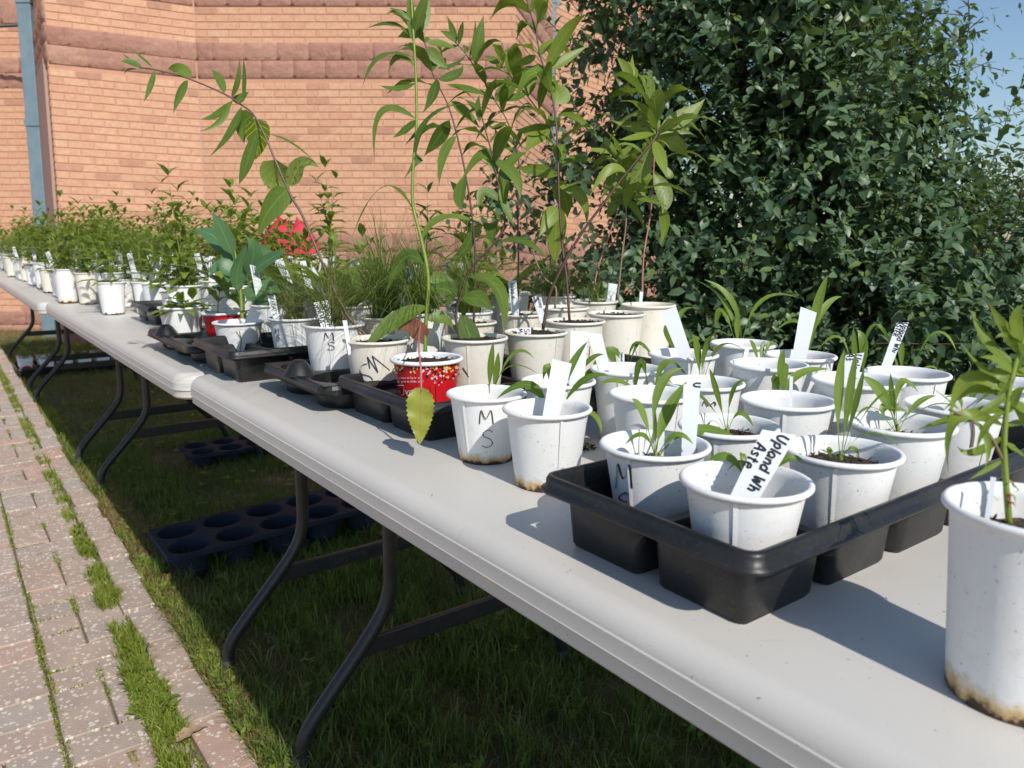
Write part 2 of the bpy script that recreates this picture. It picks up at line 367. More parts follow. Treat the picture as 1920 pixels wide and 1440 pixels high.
jg = np.concatenate([scatter(5200, -.45, .45, -.105, -.046, 46, .014, GZ), scatter(2400, -1.0, -.42, -.09, -.046, 24, .014, GZ), scatter(1000, -1.6, -.95, -.08, -.046, 16, .014, GZ), scatter(3600, -6.2, -1.5, -.078, -.044, 80, .022, GZ)])
tag(blades('joint_grass', jg, .010, .046, .0017, M['grass_lush'], .9), 'tufted bright grass growing in the joint beside the edging', 'grass')
tag(blades('moss', np.concatenate([scatter(9000, -5, .4, -.253, -.240, 150, .03, GZ), scatter(3000, -3, .4, -.06, -.044, 60, .03, GZ)] + [scatter(260, .15 - .4 * k - .185, .15 - .4 * k - .02, -.151, -.142, 3, .02, GZ) for k in range(12)]
     + [scatter(50, -.05 - .1 * k - .003, -.05 - .1 * k + .003, -.24, -.06, 2, .03, GZ) for k in range(30)]), .003, .010, .0020, M['grass_lush'], 1.0),
    'low green tufts in the narrow paver joints', 'grass')
# clover-like leaves among the grass
def rosettes(name, pts, lab, mat, lsz):
    n_ = len(pts); k = 7; P = np.repeat(pts, k, 0) + rng.normal(0, .008, (n_ * k, 3)) * np.array([1, 1, .15]); a = rng.uniform(0, 6.28, n_ * k)
    P[:, 2] = np.maximum(P[:, 2], GZ) + .012
    Dv = np.stack([np.cos(a), np.sin(a), rng.uniform(.1, .8, n_ * k)], 1); Nv = np.tile(np.array([[0, 0, 1.]]), (n_ * k, 1)) + rng.normal(0, .15, (n_ * k, 3))
    return P, Dv, Nv, rng.uniform(.6, 1.2, n_ * k) * lsz, rng.uniform(.6, 1.2, n_ * k) * lsz * .55
CLOVER = np.concatenate([scatter(120, -1.5, .9, .06, 1.2), scatter(40, -1.4, .3, .045, .10), scatter(34, -.5, .2, -.10, -.05, 7, .03), scatter(150, -4, -1.5, .06, 1.2)])

# ------------------------------------------------------------ folding tables
def rrect(lx, ly, r, n=6):
    out = []
    for cx, cy, a0 in ((lx / 2 - r, ly / 2 - r, 0), (-lx / 2 + r, ly / 2 - r, 90), (-lx / 2 + r, -ly / 2 + r, 180), (lx / 2 - r, -ly / 2 + r, 270)):
        for i in range(n + 1):
            a = math.radians(a0 + 90 * i / n); out.append((cx + r * math.cos(a), cy + r * math.sin(a)))
    return out
def loops(lx, ly, r, prof, n=6, cap0=False, cap1=False):
    """rounded rectangle loops; prof = [(inset, z)]"""
    v = []; f = []
    for ins, z in prof: v += [(x, y, z) for x, y in rrect(lx - 2 * ins, ly - 2 * ins, max(r - ins, .003), n)]
    k = 4 * (n + 1)
    for a in range(len(prof) - 1): f += [(a * k + i, a * k + (i + 1) % k, (a + 1) * k + (i + 1) % k, (a + 1) * k + i) for i in range(k)]
    if cap0: f.append(tuple(range(k)))
    if cap1: f.append(tuple(reversed(range((len(prof) - 1) * k, len(prof) * k))))
    return np.array(v), f
def frame(P, ax, ay):
    """local (x, y, z) to world"""
    def g(v):
        v = np.asarray(v, float).reshape(-1, 3); return P[None] + v[:, :1] * ax[None] + v[:, 1:2] * ay[None] + v[:, 2:] * UP[None]
    return g
TW, TL = .76, 2.06
def text_tris(txt, size):
    c = bpy.data.curves.new('t', 'FONT'); c.body = txt; c.size = size; c.resolution_u = 2
    o = bpy.data.objects.new('t', c); col.objects.link(o); dg = bpy.context.evaluated_depsgraph_get()
    me = o.evaluated_get(dg).to_mesh(); v = np.array([q.co[:] for q in me.vertices]); f = [tuple(p.vertices) for p in me.polygons]
    o.evaluated_get(dg).to_mesh_clear(); bpy.data.objects.remove(o); bpy.data.curves.remove(c); return v, f
def folding_table(s0, dof, label, zo=0.0, yaw=0.0):
    ax = -U * math.cos(yaw) + B * math.sin(yaw); ay = np.cross(UP, ax); ay = ay / np.linalg.norm(ay)
    if ay @ B < 0: ay = -ay
    base = T(s0, dof, 0) ; P = base + ax * TL / 2 + ay * TW / 2
    root = thing('folding_table', (P[0], P[1], GZ), label, 'table', 'folding tables end to end')
    g = frame(P + UP * zo, ax, ay)
    prof = [(.020, 0), (.0135, -.0012), (.008, -.0042), (.004, -.0085), (.0018, -.0135), (.0014, -.0165), (.0013, -.0172), (.0004, -.0174), (.0003, -.0182), (.0004, -.0305), (-.0008, -.0307), (-.0010, -.0318), (.0016, -.0330), (.0018, -.044), (.0016, -.0447), (.0016, -.0456), (.005, -.049), (.012, -.051)]
    # the top: a face with a faint wave so that it is not dead flat
    v, f = loops(TL, TW, .045, prof, 7, cap0=False)
    f = [tuple(reversed(q)) for q in f]
    k = 32; f.append(tuple(range(k)))
    o = mesh_obj('tabletop', g(v), f, M['table_plastic'], root, True)
    m = o.modifiers.new('ws', 'WEIGHTED_NORMAL'); m.keep_sharp = True
    vv, ff = loops(TL - .03, TW - .03, .03, [(0, -.047), (.0, -.0465)], 4, True, False)
    mesh_obj('underside', g(vv), ff, M['table_plastic'], root)
    H = -GZ + zo
    for e in (-1, 1):
        xe = e * (TL / 2 - .205)
        for sy in (-1, 1):
            ys = sy * (TW / 2)
            rq = 0 if sy < 0 else .095
            pts = [(xe, ys - sy * (q - rq), z) for q, z in ((.305, -.048), (.305, -.2), (.304, -.38), (.300, -.43), (.283, -.475), (.24, -.53), (.18, -.595), (.135, -.645), (.115, -.675), (.108, -.705), (.106, -H - .005))]
            tv, tf = tube(catmull(g(pts), 44), .0142, 12)
            leg = mesh_obj('leg', tv, tf, M['leg_steel'], root, True)
            tv, tf = tube(g([(xe, ys - sy * (.106 - rq), -H + .03), (xe, ys - sy * (.106 - rq), -H - .004)]), .0155, 10)
            mesh_obj('foot_cap', tv, tf, M['grey_foot'], leg, True)
        bv, bf = box(g([(xe, .045, -.535)])[0], ax * .006, ay * (TW / 2 - .19), UP * .019)
        bar = mesh_obj('crossbar', bv, bf, M['leg_steel'], root); bevel(bar, .003)
        bv, bf = box(g([(xe, 0, -.09)])[0], ax * .01, ay * (TW / 2 - .2), UP * .012)
        mesh_obj('upper_bar', bv, bf, M['leg_steel'], root)
        if s0 < -1 and e == 1 and s0 > -3:
            tv, tf = text_tris('LIFETIME', .024)
            q = g([(xe + .0068, -TW / 2 + .375 + a, -.542 + b_) for a, b_, _ in tv])
            mesh_obj('embossed_text', q, tf, simple('emboss', (.07, .068, .066), .4), bar)
            mbx = MB()
            for (a0, b0, a1, b1) in ((.365, -.549, .512, -.5478), (.365, -.520, .512, -.5188), (.365, -.549, .3662, -.5188), (.5108, -.549, .512, -.5188)):
                mbx.add(g([(xe + .0068, -TW / 2 + a, c_) for a, c_ in ((a0, b0), (a1, b0), (a1, b1), (a0, b1))]), [(0, 1, 2, 3)])
            mbx.build('embossed_frame', M['emboss'], bar)
    return root
folding_table(0.0, 0, 'pale grey plastic folding table holding the aster cups and square black trays')
folding_table(-2.075, -.022, 'pale grey folding table between the aster table and the far tables', -.003, .006)
folding_table(-4.15, -.055, 'pale grey folding table beyond the middle table, lined with leafy cups', -.006, .006)
folding_table(-6.23, -.06, 'farthest pale grey folding table, nearest the grey downpipe', -.008, .004)
# ------------------------------------------------------------ brick building
LEAN = math.radians(3.4)
BO = A(0, 7.5, GZ)
bld = thing('brick_building', BO, 'salmon brick building with rough stone bands behind the tables', 'building')
bld.rotation_euler = (-LEAN, 0, 0)
def b2w(p):
    x, y, z = p; return BO + A(x, y * math.cos(LEAN) + z * math.sin(LEAN), -y * math.sin(LEAN) + z * math.cos(LEAN))
def proj(P):
    d = np.asarray(P) - CAM; Z = d[1] * CP - d[2] * SP; yc = -d[2] * CP - d[1] * SP
    return 960 + F_PX * d[0] / Z, 720 + F_PX * yc / Z, Z
def zl(x, y, py):
    lo, hi = -3, 9
    for _ in range(40):
        m_ = (lo + hi) / 2
        if proj(b2w((x, y, m_)))[1] > py: lo = m_
        else: hi = m_
    return lo
ROWH, BLEN = .0675, .203
def brick_me():
    w, h_, dp, k = .0965, .0285, .012, .0025
    v = [(sx * (w - i), y, sz * (h_ - i)) for y, i in ((dp, 0), (k - dp * 0, 0), (0, k)) for sx, sz in ((-1, -1), (1, -1), (1, 1), (-1, 1))]
    f = [(8, 9, 10, 11)] + [(a * 4 + i, a * 4 + (i + 1) % 4, a * 4 + 4 + (i + 1) % 4, a * 4 + 4 + i) for a in (0, 1) for i in range(4)]
    return np.array(v), f
bv0, bf0 = brick_me()
BM = bpy.data.meshes.new('brick'); BM.from_pydata(bv0.tolist(), [], bf0); BM.materials.append(M['brick'])
def rock_me(seed, lx=.296, lz=.166):
    r = np.random.default_rng(seed); nx, nz = 9, 6; v = []
    for j in range(nz):
        for i in range(nx):
            e = min(i, nx - 1 - i, j, nz - 1 - j)
            v.append((-lx / 2 + lx * i / (nx - 1), -(.004 if e == 0 else .016 + r.uniform(-.010, .012)), -lz / 2 + lz * j / (nz - 1)))
    f = [(j * nx + i, j * nx + i + 1, (j + 1) * nx + i + 1, (j + 1) * nx + i) for j in range(nz - 1) for i in range(nx - 1)]
    k = len(v); v += [(sx * lx / 2, .02, sz * lz / 2) for sx, sz in ((-1, -1), (1, -1), (1, 1), (-1, 1))]
    cs = [0, nx - 1, nz * nx - 1, (nz - 1) * nx]
    f += [(k + i, k + (i + 1) % 4, cs[(i + 1) % 4], cs[i]) for i in range(4)]
    me = bpy.data.meshes.new('stone_block'); me.from_pydata(v, [], f); me.materials.append(M['rock_block'])
    me.polygons.foreach_set('use_smooth', np.ones(len(f), bool)); return me
RK = [rock_me(i) for i in range(5)]
ALLB = []
def wall(p0, p1, bands, top=3.9, zoff=0.0):
    """plan line p0->p1 (camera on the right-hand side of it); bands = list of (z0, z1) of rough stone"""
    p0, p1 = A(*p0, 0), A(*p1, 0); t = nrm(p1 - p0); nn_ = A(t[1], -t[0], 0); ln = np.linalg.norm(p1 - p0)
    q = [p0 - nn_ * 0, p1, p1 - nn_ * .25, p0 - nn_ * .25]
    v = [a + A(0, 0, z) for z in (-.4, 6.5) for a in q]
    w = mesh_obj('wall', np.array(v) + BO, [(0, 1, 5, 4), (1, 2, 6, 5), (2, 3, 7, 6), (3, 0, 4, 7), (4, 5, 6, 7)], M['mortar'], bld)
    ang = math.atan2(t[1], t[0])
    def put(me, name, s, z, sx=1.0):
        o = bpy.data.objects.new(name, me); col.objects.link(o); o.parent = w
        o.location = p0 + t * s + nn_ * .006 + A(0, 0, z); o.rotation_euler = (0, 0, ang); o.scale = (sx, 1, 1); return o
    for z0, z1 in bands:
        nr = max(1, round((z1 - z0) / .175)); hh = (z1 - z0) / nr
        for r in range(nr):
            s = -.15 * (r % 2)
            while s < ln:
                a, b_ = max(s, 0), min(s + .3, ln)
                if b_ - a > .04:
                    o = put(rnd.choice(RK), 'stone_block', (a + b_) / 2, z0 + (r + .5) * hh, (b_ - a - .004) / .296); o.scale[2] = (hh - .006) / .166
                s += .3
    z = -.1 + zoff; r = 0
    while z < top:
        if not any(z + ROWH * .6 > a and z + ROWH * .4 < b_ for a, b_ in bands):
            s = -BLEN / 2 * (r % 2)
            while s < ln:
                a, b_ = max(s, 0), min(s + BLEN, ln)
                if b_ - a > .03: ALLB.append((put, w, p0 + t * (a + b_) / 2 + nn_ * .006 + A(0, 0, z + ROWH / 2), t, nn_, (a + b_) / 2, z + ROWH / 2, (b_ - a - .010) / (BLEN - .010)))
                s += BLEN
        z += ROWH; r += 1
    return w, put
pR0, pR1 = (-2.95, 0.0), (.03, 0.0)
pM0 = (-4.06, -.50)
pL = (-5.02, .86)
zb = lambda x, y, *ys: [zl(x, y, q) for q in ys]
b_hi, b_t, b_b, base_t = zb(-1.5, 0, 12, 80, 147, 437)
bandsR = [(-.2, base_t), (b_b, b_t), (b_hi, b_hi + .35)]
wall(pR0, pR1, bandsR, zoff=.02)
wall(pM0, (pR0[0] - .001, pR0[1] - .001), bandsR, zoff=.02)
lt = zb(-5.4, .86, 44, 108, 166)
wL, putL = wall((-9.5, .84), pL, [(lt[2], lt[1]), (lt[0], lt[0] + .25), (-.2, .25)])
# shaded return beside the corner: brick above, flush steel panel below
wRt, _ = wall(pL, pM0, [(lt[2] - .1, lt[1] + .1), (lt[0], lt[0] + .3)], zoff=.03)
pc2 = (.50, 1.80)
wall((pR1[0] + .001, pR1[1] + .002), pc2, [(b_b, b_t), (b_hi, b_hi + .35), (-.2, base_t)], zoff=.02)
wall((pc2[0] + .001, pc2[1] + .002), (2.1, 3.85), [(-.2, base_t)], zoff=.02)
# bricks: the 300 that show largest singly, the rest joined
def score(e):
    x, y, Z = proj(b2w(e[2])); vis = -30 < x < 1950 and -30 < y < 470 and not (x > 1120)
    return (1 if vis else 0, -Z)
order = sorted(range(len(ALLB)), key=lambda i: score(ALLB[i]), reverse=True)
single = set(order[:300]); rest = {}
for i, (put, w, c, t, nn_, s, z, sx) in enumerate(ALLB):
    if i in single: put(BM, 'brick', s, z, sx)
    else: rest.setdefault(w.name, (w, []))[1].append((c, t, nn_, sx))
for wn_, (w, lst) in rest.items():
    v = []; f = []; at_ = []
    for c, t, nn_, sx in lst:
        k = len(v) * 12
        v.append(c[None] + bv0[:, :1] * sx * t[None] - bv0[:, 1:2] * nn_[None] + bv0[:, 2:] * UP[None])
        f += [tuple(q + k for q in p) for p in bf0]; at_ += [rnd.random()] * 12
    tag(mesh_obj('brickwork', np.concatenate(v) + BO, f, M['brick'], w, attr=at_), kind='stuff')
# steel panel set in the return
tR = nrm(A(*pM0, 0) - A(*pL, 0)); nR = A(tR[1], -tR[0], 0); lnR = np.linalg.norm(A(*pM0, 0) - A(*pL, 0))
zt = zl(pL[0] + .5, .2, 143)
bvp, bfp = box(A(*pL, 0) + tR * lnR * .56 + nR * .02 + A(0, 0, zt / 2), tR * lnR * .36, nR * .012, A(0, 0, zt / 2))
mesh_obj('door_panel', bvp + BO, bfp, M['steel_panel'], bld)
# downpipes
def downpipe(x, y, hw, label, ztop=4.2):
    pv, pf = box(BO + A(x, y, ztop / 2), A(hw, 0, 0), A(0, hw * .7, 0), A(0, 0, ztop / 2))
    o = mesh_obj('downpipe', pv, pf, M['pipe_paint'], bld); bevel(o, .008); o['label'] = label
    for zc in (zl(x, y, 232), zl(x, y, 2)):
        cv, cf = box(BO + A(x, y, zc), A(hw * 1.12, 0, 0), A(0, hw * .85, 0), A(0, 0, .03))
        mesh_obj('pipe_strap', cv, cf, M['pipe_paint'], o)
        cv, cf = box(BO + A(x + hw * 1.5, y + .03, zc - .01), A(hw * .4, 0, 0), A(0, .01, 0), A(0, 0, .025)); mesh_obj('pipe_lug', cv, cf, M['pipe_paint'], o)
downpipe(-4.70, .30, .066, 'blue-grey square downpipe')
downpipe(.445, 1.66, .055, 'blue-grey square downpipe')
zc = zl(-5.0, .7, 67)
tv, tf = tube(BO + A(0, 0, zc)[None] + np.array([(-9.4, .72, 0), (-6.8, .72, 0), (-4.78, .36, 0.0)]), .016, 8)
mesh_obj('conduit', tv, tf, M['conduit'], bld, True)

# ------------------------------------------------------------ bush
def leafcloud(P, D, Nn, l, w, fold=.18, droop=.15):
    """one eight-vertex leaf per row; returns verts, faces, uv"""
    D = D / np.linalg.norm(D, axis=1, keepdims=True); S = np.cross(D, Nn); S /= np.linalg.norm(S, axis=1, keepdims=True) + 1e-9
    Nn = np.cross(S, D); l = l[:, None]; w = w[:, None] * .5
    e1, e2 = P + D * l * .33, P + D * l * .70 - Nn * l * droop * .5
    V = np.stack([P, e1 - S * w + Nn * w * fold, e1, e1 + S * w + Nn * w * fold, e2 - S * w * .72 + Nn * w * fold, e2, e2 + S * w * .72 + Nn * w * fold, P + D * l - Nn * l * droop * 1.3], 1).reshape(-1, 3)
    k = np.arange(len(P))[:, None] * 8
    Fc = np.concatenate([k + q for q in ([0, 2, 1], [0, 3, 2], [1, 2, 5], [1, 5, 4], [2, 3, 6], [2, 6, 5], [4, 5, 7], [5, 6, 7])])
    uv = np.tile(np.array([[.5, 0], [0, .33], [.5, .33], [1, .33], [0, .7], [.5, .7], [1, .7], [.5, 1]]), (len(P), 1))
    return V, Fc, uv
def rv(n): 
    a = rng.normal(size=(n, 3)); return a / np.linalg.norm(a, axis=1, keepdims=True)
def leaf_patch(name, args, mat, label):
    V, Fc, uv = leafcloud(*args); return tag(mesh_obj(name, V, Fc, mat, None, True, uv=uv, attr=np.repeat(rng.random(len(args[0])), 8)), label, 'clover', kind='stuff')
leaf_patch('clover', rosettes('c', CLOVER, '', None, .02), M['far_leaf'], 'low clover and weed leaves in the lawn')
def bush(name, label, loc, lobes, nshoot, tips=(), group=None):
    """lobes: (centre, radii, weight)"""
    root = thing(name, loc, label, 'bush', group)
    loc = A(*loc); st = MB(); PP, DD, NN, LL, WW, TT = [], [], [], [], [], []
    wts = np.array([q[2] for q in lobes]); wts = wts / wts.sum()
    def shoot(p0, d0, ln, nl, up, tip=False):
        pts = [p0]; d = d0
        for i in range(nl):
            d = nrm(d + rng.normal(0, .10, 3) + UP * up); pts.append(pts[-1] + d * ln / nl)
        pts = np.array(pts); a = rng.uniform(0, np.pi)
        for i in range(1, nl + 1):
            t = nrm(pts[i] - pts[i - 1]); s = nrm(np.cross(t, A(.2, .1, .97) if abs(t[2]) < .9 else A(1, 0, 0))); c = np.cross(t, s)
            a += np.pi / 2 + rng.normal(0, .3); sz = rng.uniform(.7, 1.1) * (1 - .55 * (i / nl) ** 2)
            for q in (0, np.pi):
                o = math.cos(a + q) * s + math.sin(a + q) * c; o = nrm(o + A(0, 0, .12))
                PP.append(pts[i]); DD.append(nrm(o + t * rng.uniform(.15, .7) + A(0, 0, rng.uniform(-.35, .1)))); NN.append(nrm(UP * .8 + t * .5 + rng.normal(0, .3, 3)))
                LL.append(.062 * sz * rng.uniform(.8, 1.2)); WW.append(.033 * sz * rng.uniform(.8, 1.2)); TT.append(1 if (i > nl - 2 and rng.random() < .35) else 0)
        if rng.random() < .3 or tip: st.add(*tube(pts[::2] if len(pts) > 4 else pts, .0016, 4, False))
    for i in range(nshoot):
        k = rng.choice(len(lobes), p=wts); c, r, _ = lobes[k]
        n_ = rv(1)[0]; n_[1] -= .35; n_ = nrm(n_)
        if n_[1] > .35: continue
        # lumpy shell: clumps and hollows
        lump = 1 + .20 * math.sin(5.1 * n_[0] + 3.7 * n_[2] + k) + .15 * math.sin(9.3 * n_[2] - 7.1 * n_[0] + 2 * k)
        f_ = rng.uniform(.62, 1.0) ** .7 * lump
        p = loc + A(*c) + n_ * A(*r) * f_
        if p[2] < GZ + .03: continue
        d0 = nrm(n_ * .8 + rng.normal(0, .45, 3) + UP * .25)
        shoot(p, d0, rng.uniform(.16, .34), rng.integers(5, 9), rng.uniform(-.10, .08))
    for p, d0, ln in tips: shoot(A(*p), nrm(A(*d0)), ln, 11, .02, True)
    # woody stems from the base into the lobes
    for i in range(26):
        k = i % len(lobes); c, r, _ = lobes[k]; e = loc + A(*c) + rv(1)[0] * A(*r) * .6
        b0 = loc + A(rng.normal(0, .2), rng.normal(0, .15), 0); b0[2] = GZ - .02
        mid = (b0 + e) / 2 + A(rng.normal(0, .08), rng.normal(0, .08), .12)
        st.add(*tube(catmull([b0, mid, e], 8), np.linspace(.014, .004, 8), 5))
    P, D, N_, l, w, tt = (np.array(q) for q in (PP, DD, NN, LL, WW, TT))
    # inner leaves that fill the depth
    for sel, nm, mt in ((tt == 0, 'crown', 'bush_leaf'), (tt == 1, 'young_leaves', 'bush_tip')):
        V, Fc, uv = leafcloud(P[sel], D[sel], N_[sel], l[sel], w[sel])
        tag(mesh_obj(nm, V, Fc, M[mt], root, True, uv=uv, attr=np.repeat(rng.random(sel.sum()), 8)), kind='stuff')
    st.build('stems', M['bark'], root, True)
    return root
bush('honeysuckle_bush', 'big dark green leafy bush standing behind the aster table', (1.15, 3.0, GZ),
     [((-.25, .0, .95), (.72, .62, .95), 1.3), ((-.34, .05, 1.80), (.42, .56, .62), 1.0), ((.42, -.1, .60), (.58, .56, .50), 1.0), ((.0, .1, 1.22), (.36, .5, .46), .6), ((-.38, .1, 1.35), (.36, .5, .75), .6), ((1.0, -.1, .50), (.7, .6, .42), .9), ((-.52, .1, .50), (.48, .5, .6), .6)],
     6400, [(at_d(1760, 260, 2.55), (.25, 0, 1), .50), (at_d(1850, 330, 2.6), (.25, .1, 1), .42), (at_d(1690, 140, 2.6), (.2, 0, 1), .3), (at_d(1900, 360, 2.7), (.1, 0, 1), .3), (at_d(1640, 60, 2.6), (.3, 0, 1), .3), (at_d(1100, 120, 2.6), (-.6, 0, .5), .22), (at_d(1090, 220, 2.6), (-.5, 0, .6), .2)])
bush('honeysuckle_bush', 'lower bush growing behind the open right side of the big bush', (2.35, 3.9, GZ), [((0, 0, .55), (.9, .6, .62), 1.0), ((-.7, .1, .45), (.6, .5, .55), .7), ((.8, 0, .5), (.7, .6, .55), .7)], 2300)
# ------------------------------------------------------------ leaves, stems, strokes
def ribbon_leaf(C, w, nh, prof='lance', fold=.25, twist=0.0, wave=0.0, serr=0.0):
    """C: (n,3) centre line; nh: normal hint; returns verts, faces, uv"""
    C = np.asarray(C); n = len(C); tg = np.gradient(C, axis=0); v = []; uv = []
    for i in range(n):
        t = i / (n - 1)
        if prof == 'lance': p = (math.sin(math.pi * min(1, t * 1.02) ** .72)) ** 1.0
        elif prof == 'ovate': p = (math.sin(math.pi * t ** .55)) ** .85
        elif prof == 'spat': p = .12 + .88 * max(0, math.sin(math.pi * max(0, (t - .30) / .70) ** .85)) if t < .985 else 0
        elif prof == 'petiole': p = .10 if t < .22 else max(.05, math.sin(math.pi * ((t - .18) / .82) ** .62))
        else: p = (1 - t) ** .6 * (.6 + .4 * min(1, t * 6))
        if t > .995: p = 0.02
        T_ = nrm(tg[i]); s = nrm(np.cross(T_, nh)); nn_ = np.cross(s, T_)
        a = twist * (t - .3); s2 = s * math.cos(a) + nn_ * math.sin(a); n2 = np.cross(s2, T_)
        hw = w * .5 * p * (1 + serr * (1 if i % 2 else -1)); wv = wave * hw * math.sin(t * 19 + 1.3)
        v += [C[i] - s2 * hw + n2 * (hw * fold + wv), C[i], C[i] + s2 * hw + n2 * (hw * fold - wv)]
        uv += [(0, t), (.5, t), (1, t)]
    f = []
    for i in range(n - 1):
        k = 3 * i; f += [(k, k + 1, k + 4, k + 3), (k + 1, k + 2, k + 5, k + 4)]
    return np.array(v), f, uv
def bez(b, c, t, n): 
    q = np.linspace(0, 1, n)[:, None]; return (1 - q) ** 2 * b + 2 * q * (1 - q) * c + q * q * t
def px_leaf(spec, dep, parent, mat, prof='lance', seed=0, n=10, face=.55, wave=0.0, serr=0.0):
    """leaf from picture points: base, a point half way, tip, width; depth varies along it"""
    bx, by, mx, my, tx, ty, w = spec[:7]; r = random.Random(seed * 131 + int(bx * 7 + ty)); dd = spec[7] if len(spec) > 7 else r.uniform(-.5, .5)
    ln = math.hypot(tx - bx, ty - by) / F_PX * dep
    b_, t_ = at_d(bx, by, dep), at_d(tx, ty, dep + dd * ln); m_ = at_d(mx, my, dep + dd * ln * .6)
    C = bez(b_, 2 * m_ - .5 * (b_ + t_), t_, n)
    vd = nrm(CAM - m_); nh = nrm(vd * face + UP * (1 - face) * r.choice((1, 1, .6)) + A(r.gauss(0, .25), r.gauss(0, .2), r.gauss(0, .15)))
    v, f, uv = ribbon_leaf(C, w / F_PX * dep * 1.28, nh, prof, r.uniform(.12, .3), r.uniform(-.5, .5), wave, serr)
    return mesh_obj('leaf', v, f, mat, parent, True, uv=uv)
def stroke_mesh(paths, fmap, w, lift=.0004):
    """ribbons along 2-D paths; fmap maps 2-D to (point, normal)"""
    mb = MB()
    for p in paths:
        p = np.array(p, float)
        if len(p) > 2: 
            q = catmull([(a, b_, 0) for a, b_ in p], len(p) * 4)[:, :2]
        else: q = np.linspace(p[0], p[1], 5)
        P = []; N_ = []
        for a in q:
            pt, nn_ = fmap(a); P.append(pt); N_.append(nn_)
        P = np.array(P); tg = np.gradient(P, axis=0); v = []
        for i in range(len(P)):
            s = nrm(np.cross(nrm(tg[i]), N_[i])) * w * .5; v += [P[i] - s + N_[i] * lift, P[i] + s + N_[i] * lift]
        mb.add(v, [(2 * i, 2 * i + 1, 2 * i + 3, 2 * i + 2) for i in range(len(P) - 1)])
    return mb
GL = {  # simple pen strokes on a unit-high cell
 'M': [[(0, 0), (.08, 1), (.33, .38), (.6, 1), (.72, 0)]], 'S': [[(.58, .88), (.35, 1), (.1, .85), (.12, .62), (.42, .48), (.56, .25), (.42, .03), (.2, 0), (.02, .08)]],
 'U': [[(.05, 1), (.03, .4), (.25, .02), (.5, .2), (.55, 1)]], 'p': [[(.1, .62), (.08, -.38)], [(.1, .5), (.35, .66), (.5, .42), (.35, .12), (.1, .16)]],
 'l': [[(.1, 1), (.12, 0)]], 'a': [[(.45, .55), (.2, .62), (.04, .3), (.2, .02), (.45, .25)], [(.47, .6), (.5, 0)]], 'n': [[(.08, .6), (.1, 0)], [(.1, .4), (.3, .62), (.45, .45), (.48, 0)]],
 'd': [[(.45, .5), (.2, .62), (.04, .3), (.2, .02), (.45, .2)], [(.48, 1), (.5, 0)]], 'W': [[(0, 1), (.15, 0), (.35, .7), (.5, 0), (.72, 1)]], 'h': [[(.08, 1), (.1, 0)], [(.1, .4), (.3, .6), (.45, .4), (.46, 0)]],
 'i': [[(.1, .6), (.1, 0)], [(.1, .84), (.12, .9)]], 't': [[(.2, .95), (.2, .1), (.38, 0)], [(0, .62), (.42, .62)]], 'e': [[(.05, .32), (.45, .36), (.35, .6), (.12, .55), (.04, .25), (.2, .02), (.45, .1)]],
 'A': [[(0, 0), (.3, 1), (.6, 0)], [(.12, .38), (.5, .38)]], 's': [[(.4, .55), (.2, .62), (.08, .48), (.35, .25), (.3, .04), (.04, .06)]], 'r': [[(.08, .6), (.1, 0)], [(.1, .38), (.25, .6), (.42, .56)]],
 'T': [[(.3, 1), (.3, 0)], [(0, 1), (.62, 1)]], 'E': [[(.5, 1), (.06, 1), (.06, 0), (.52, 0)], [(.06, .5), (.42, .5)]], 'R': [[(.06, 0), (.06, 1)], [(.06, 1), (.45, .95), (.48, .6), (.06, .5)], [(.2, .5), (.55, 0)]],
 'I': [[(.1, 1), (.1, 0)]], 'D': [[(.06, 1), (.06, 0)], [(.06, 1), (.5, .8), (.52, .25), (.06, 0)]], 'O': [[(.3, 1), (.04, .6), (.2, .02), (.5, .2), (.52, .75), (.3, 1)]], 'G': [[(.55, .85), (.25, 1), (.03, .5), (.25, .0), (.55, .2), (.55, .48), (.32, .48)]],
 'k': [[(.08, 1), (.08, 0)], [(.42, .6), (.1, .3), (.45, 0)]], 'w': [[(0, .6), (.12, 0), (.28, .5), (.42, 0), (.56, .6)]], 'm': [[(.06, .6), (.06, 0)], [(.06, .4), (.2, .6), (.3, .4), (.3, 0)], [(.3, .4), (.46, .6), (.56, .4), (.58, 0)]], 'N': [[(.04, 0), (.05, 1), (.5, 0), (.52, 1)]], ' ': [], 'b': [[(.08, 1), (.1, 0)], [(.1, .45), (.35, .6), (.48, .3), (.3, 0), (.1, .1)]]}
def write(txt, x0, y0, h, sp=.18):
    out = []; x = x0
    for ch in txt:
        g = GL.get(ch, []); w = max([p[0] for q in g for p in q], default=.35)
        out += [[(x + p[0] * h, y0 + p[1] * h) for p in q] for q in g]; x += (w + sp) * h
    return out

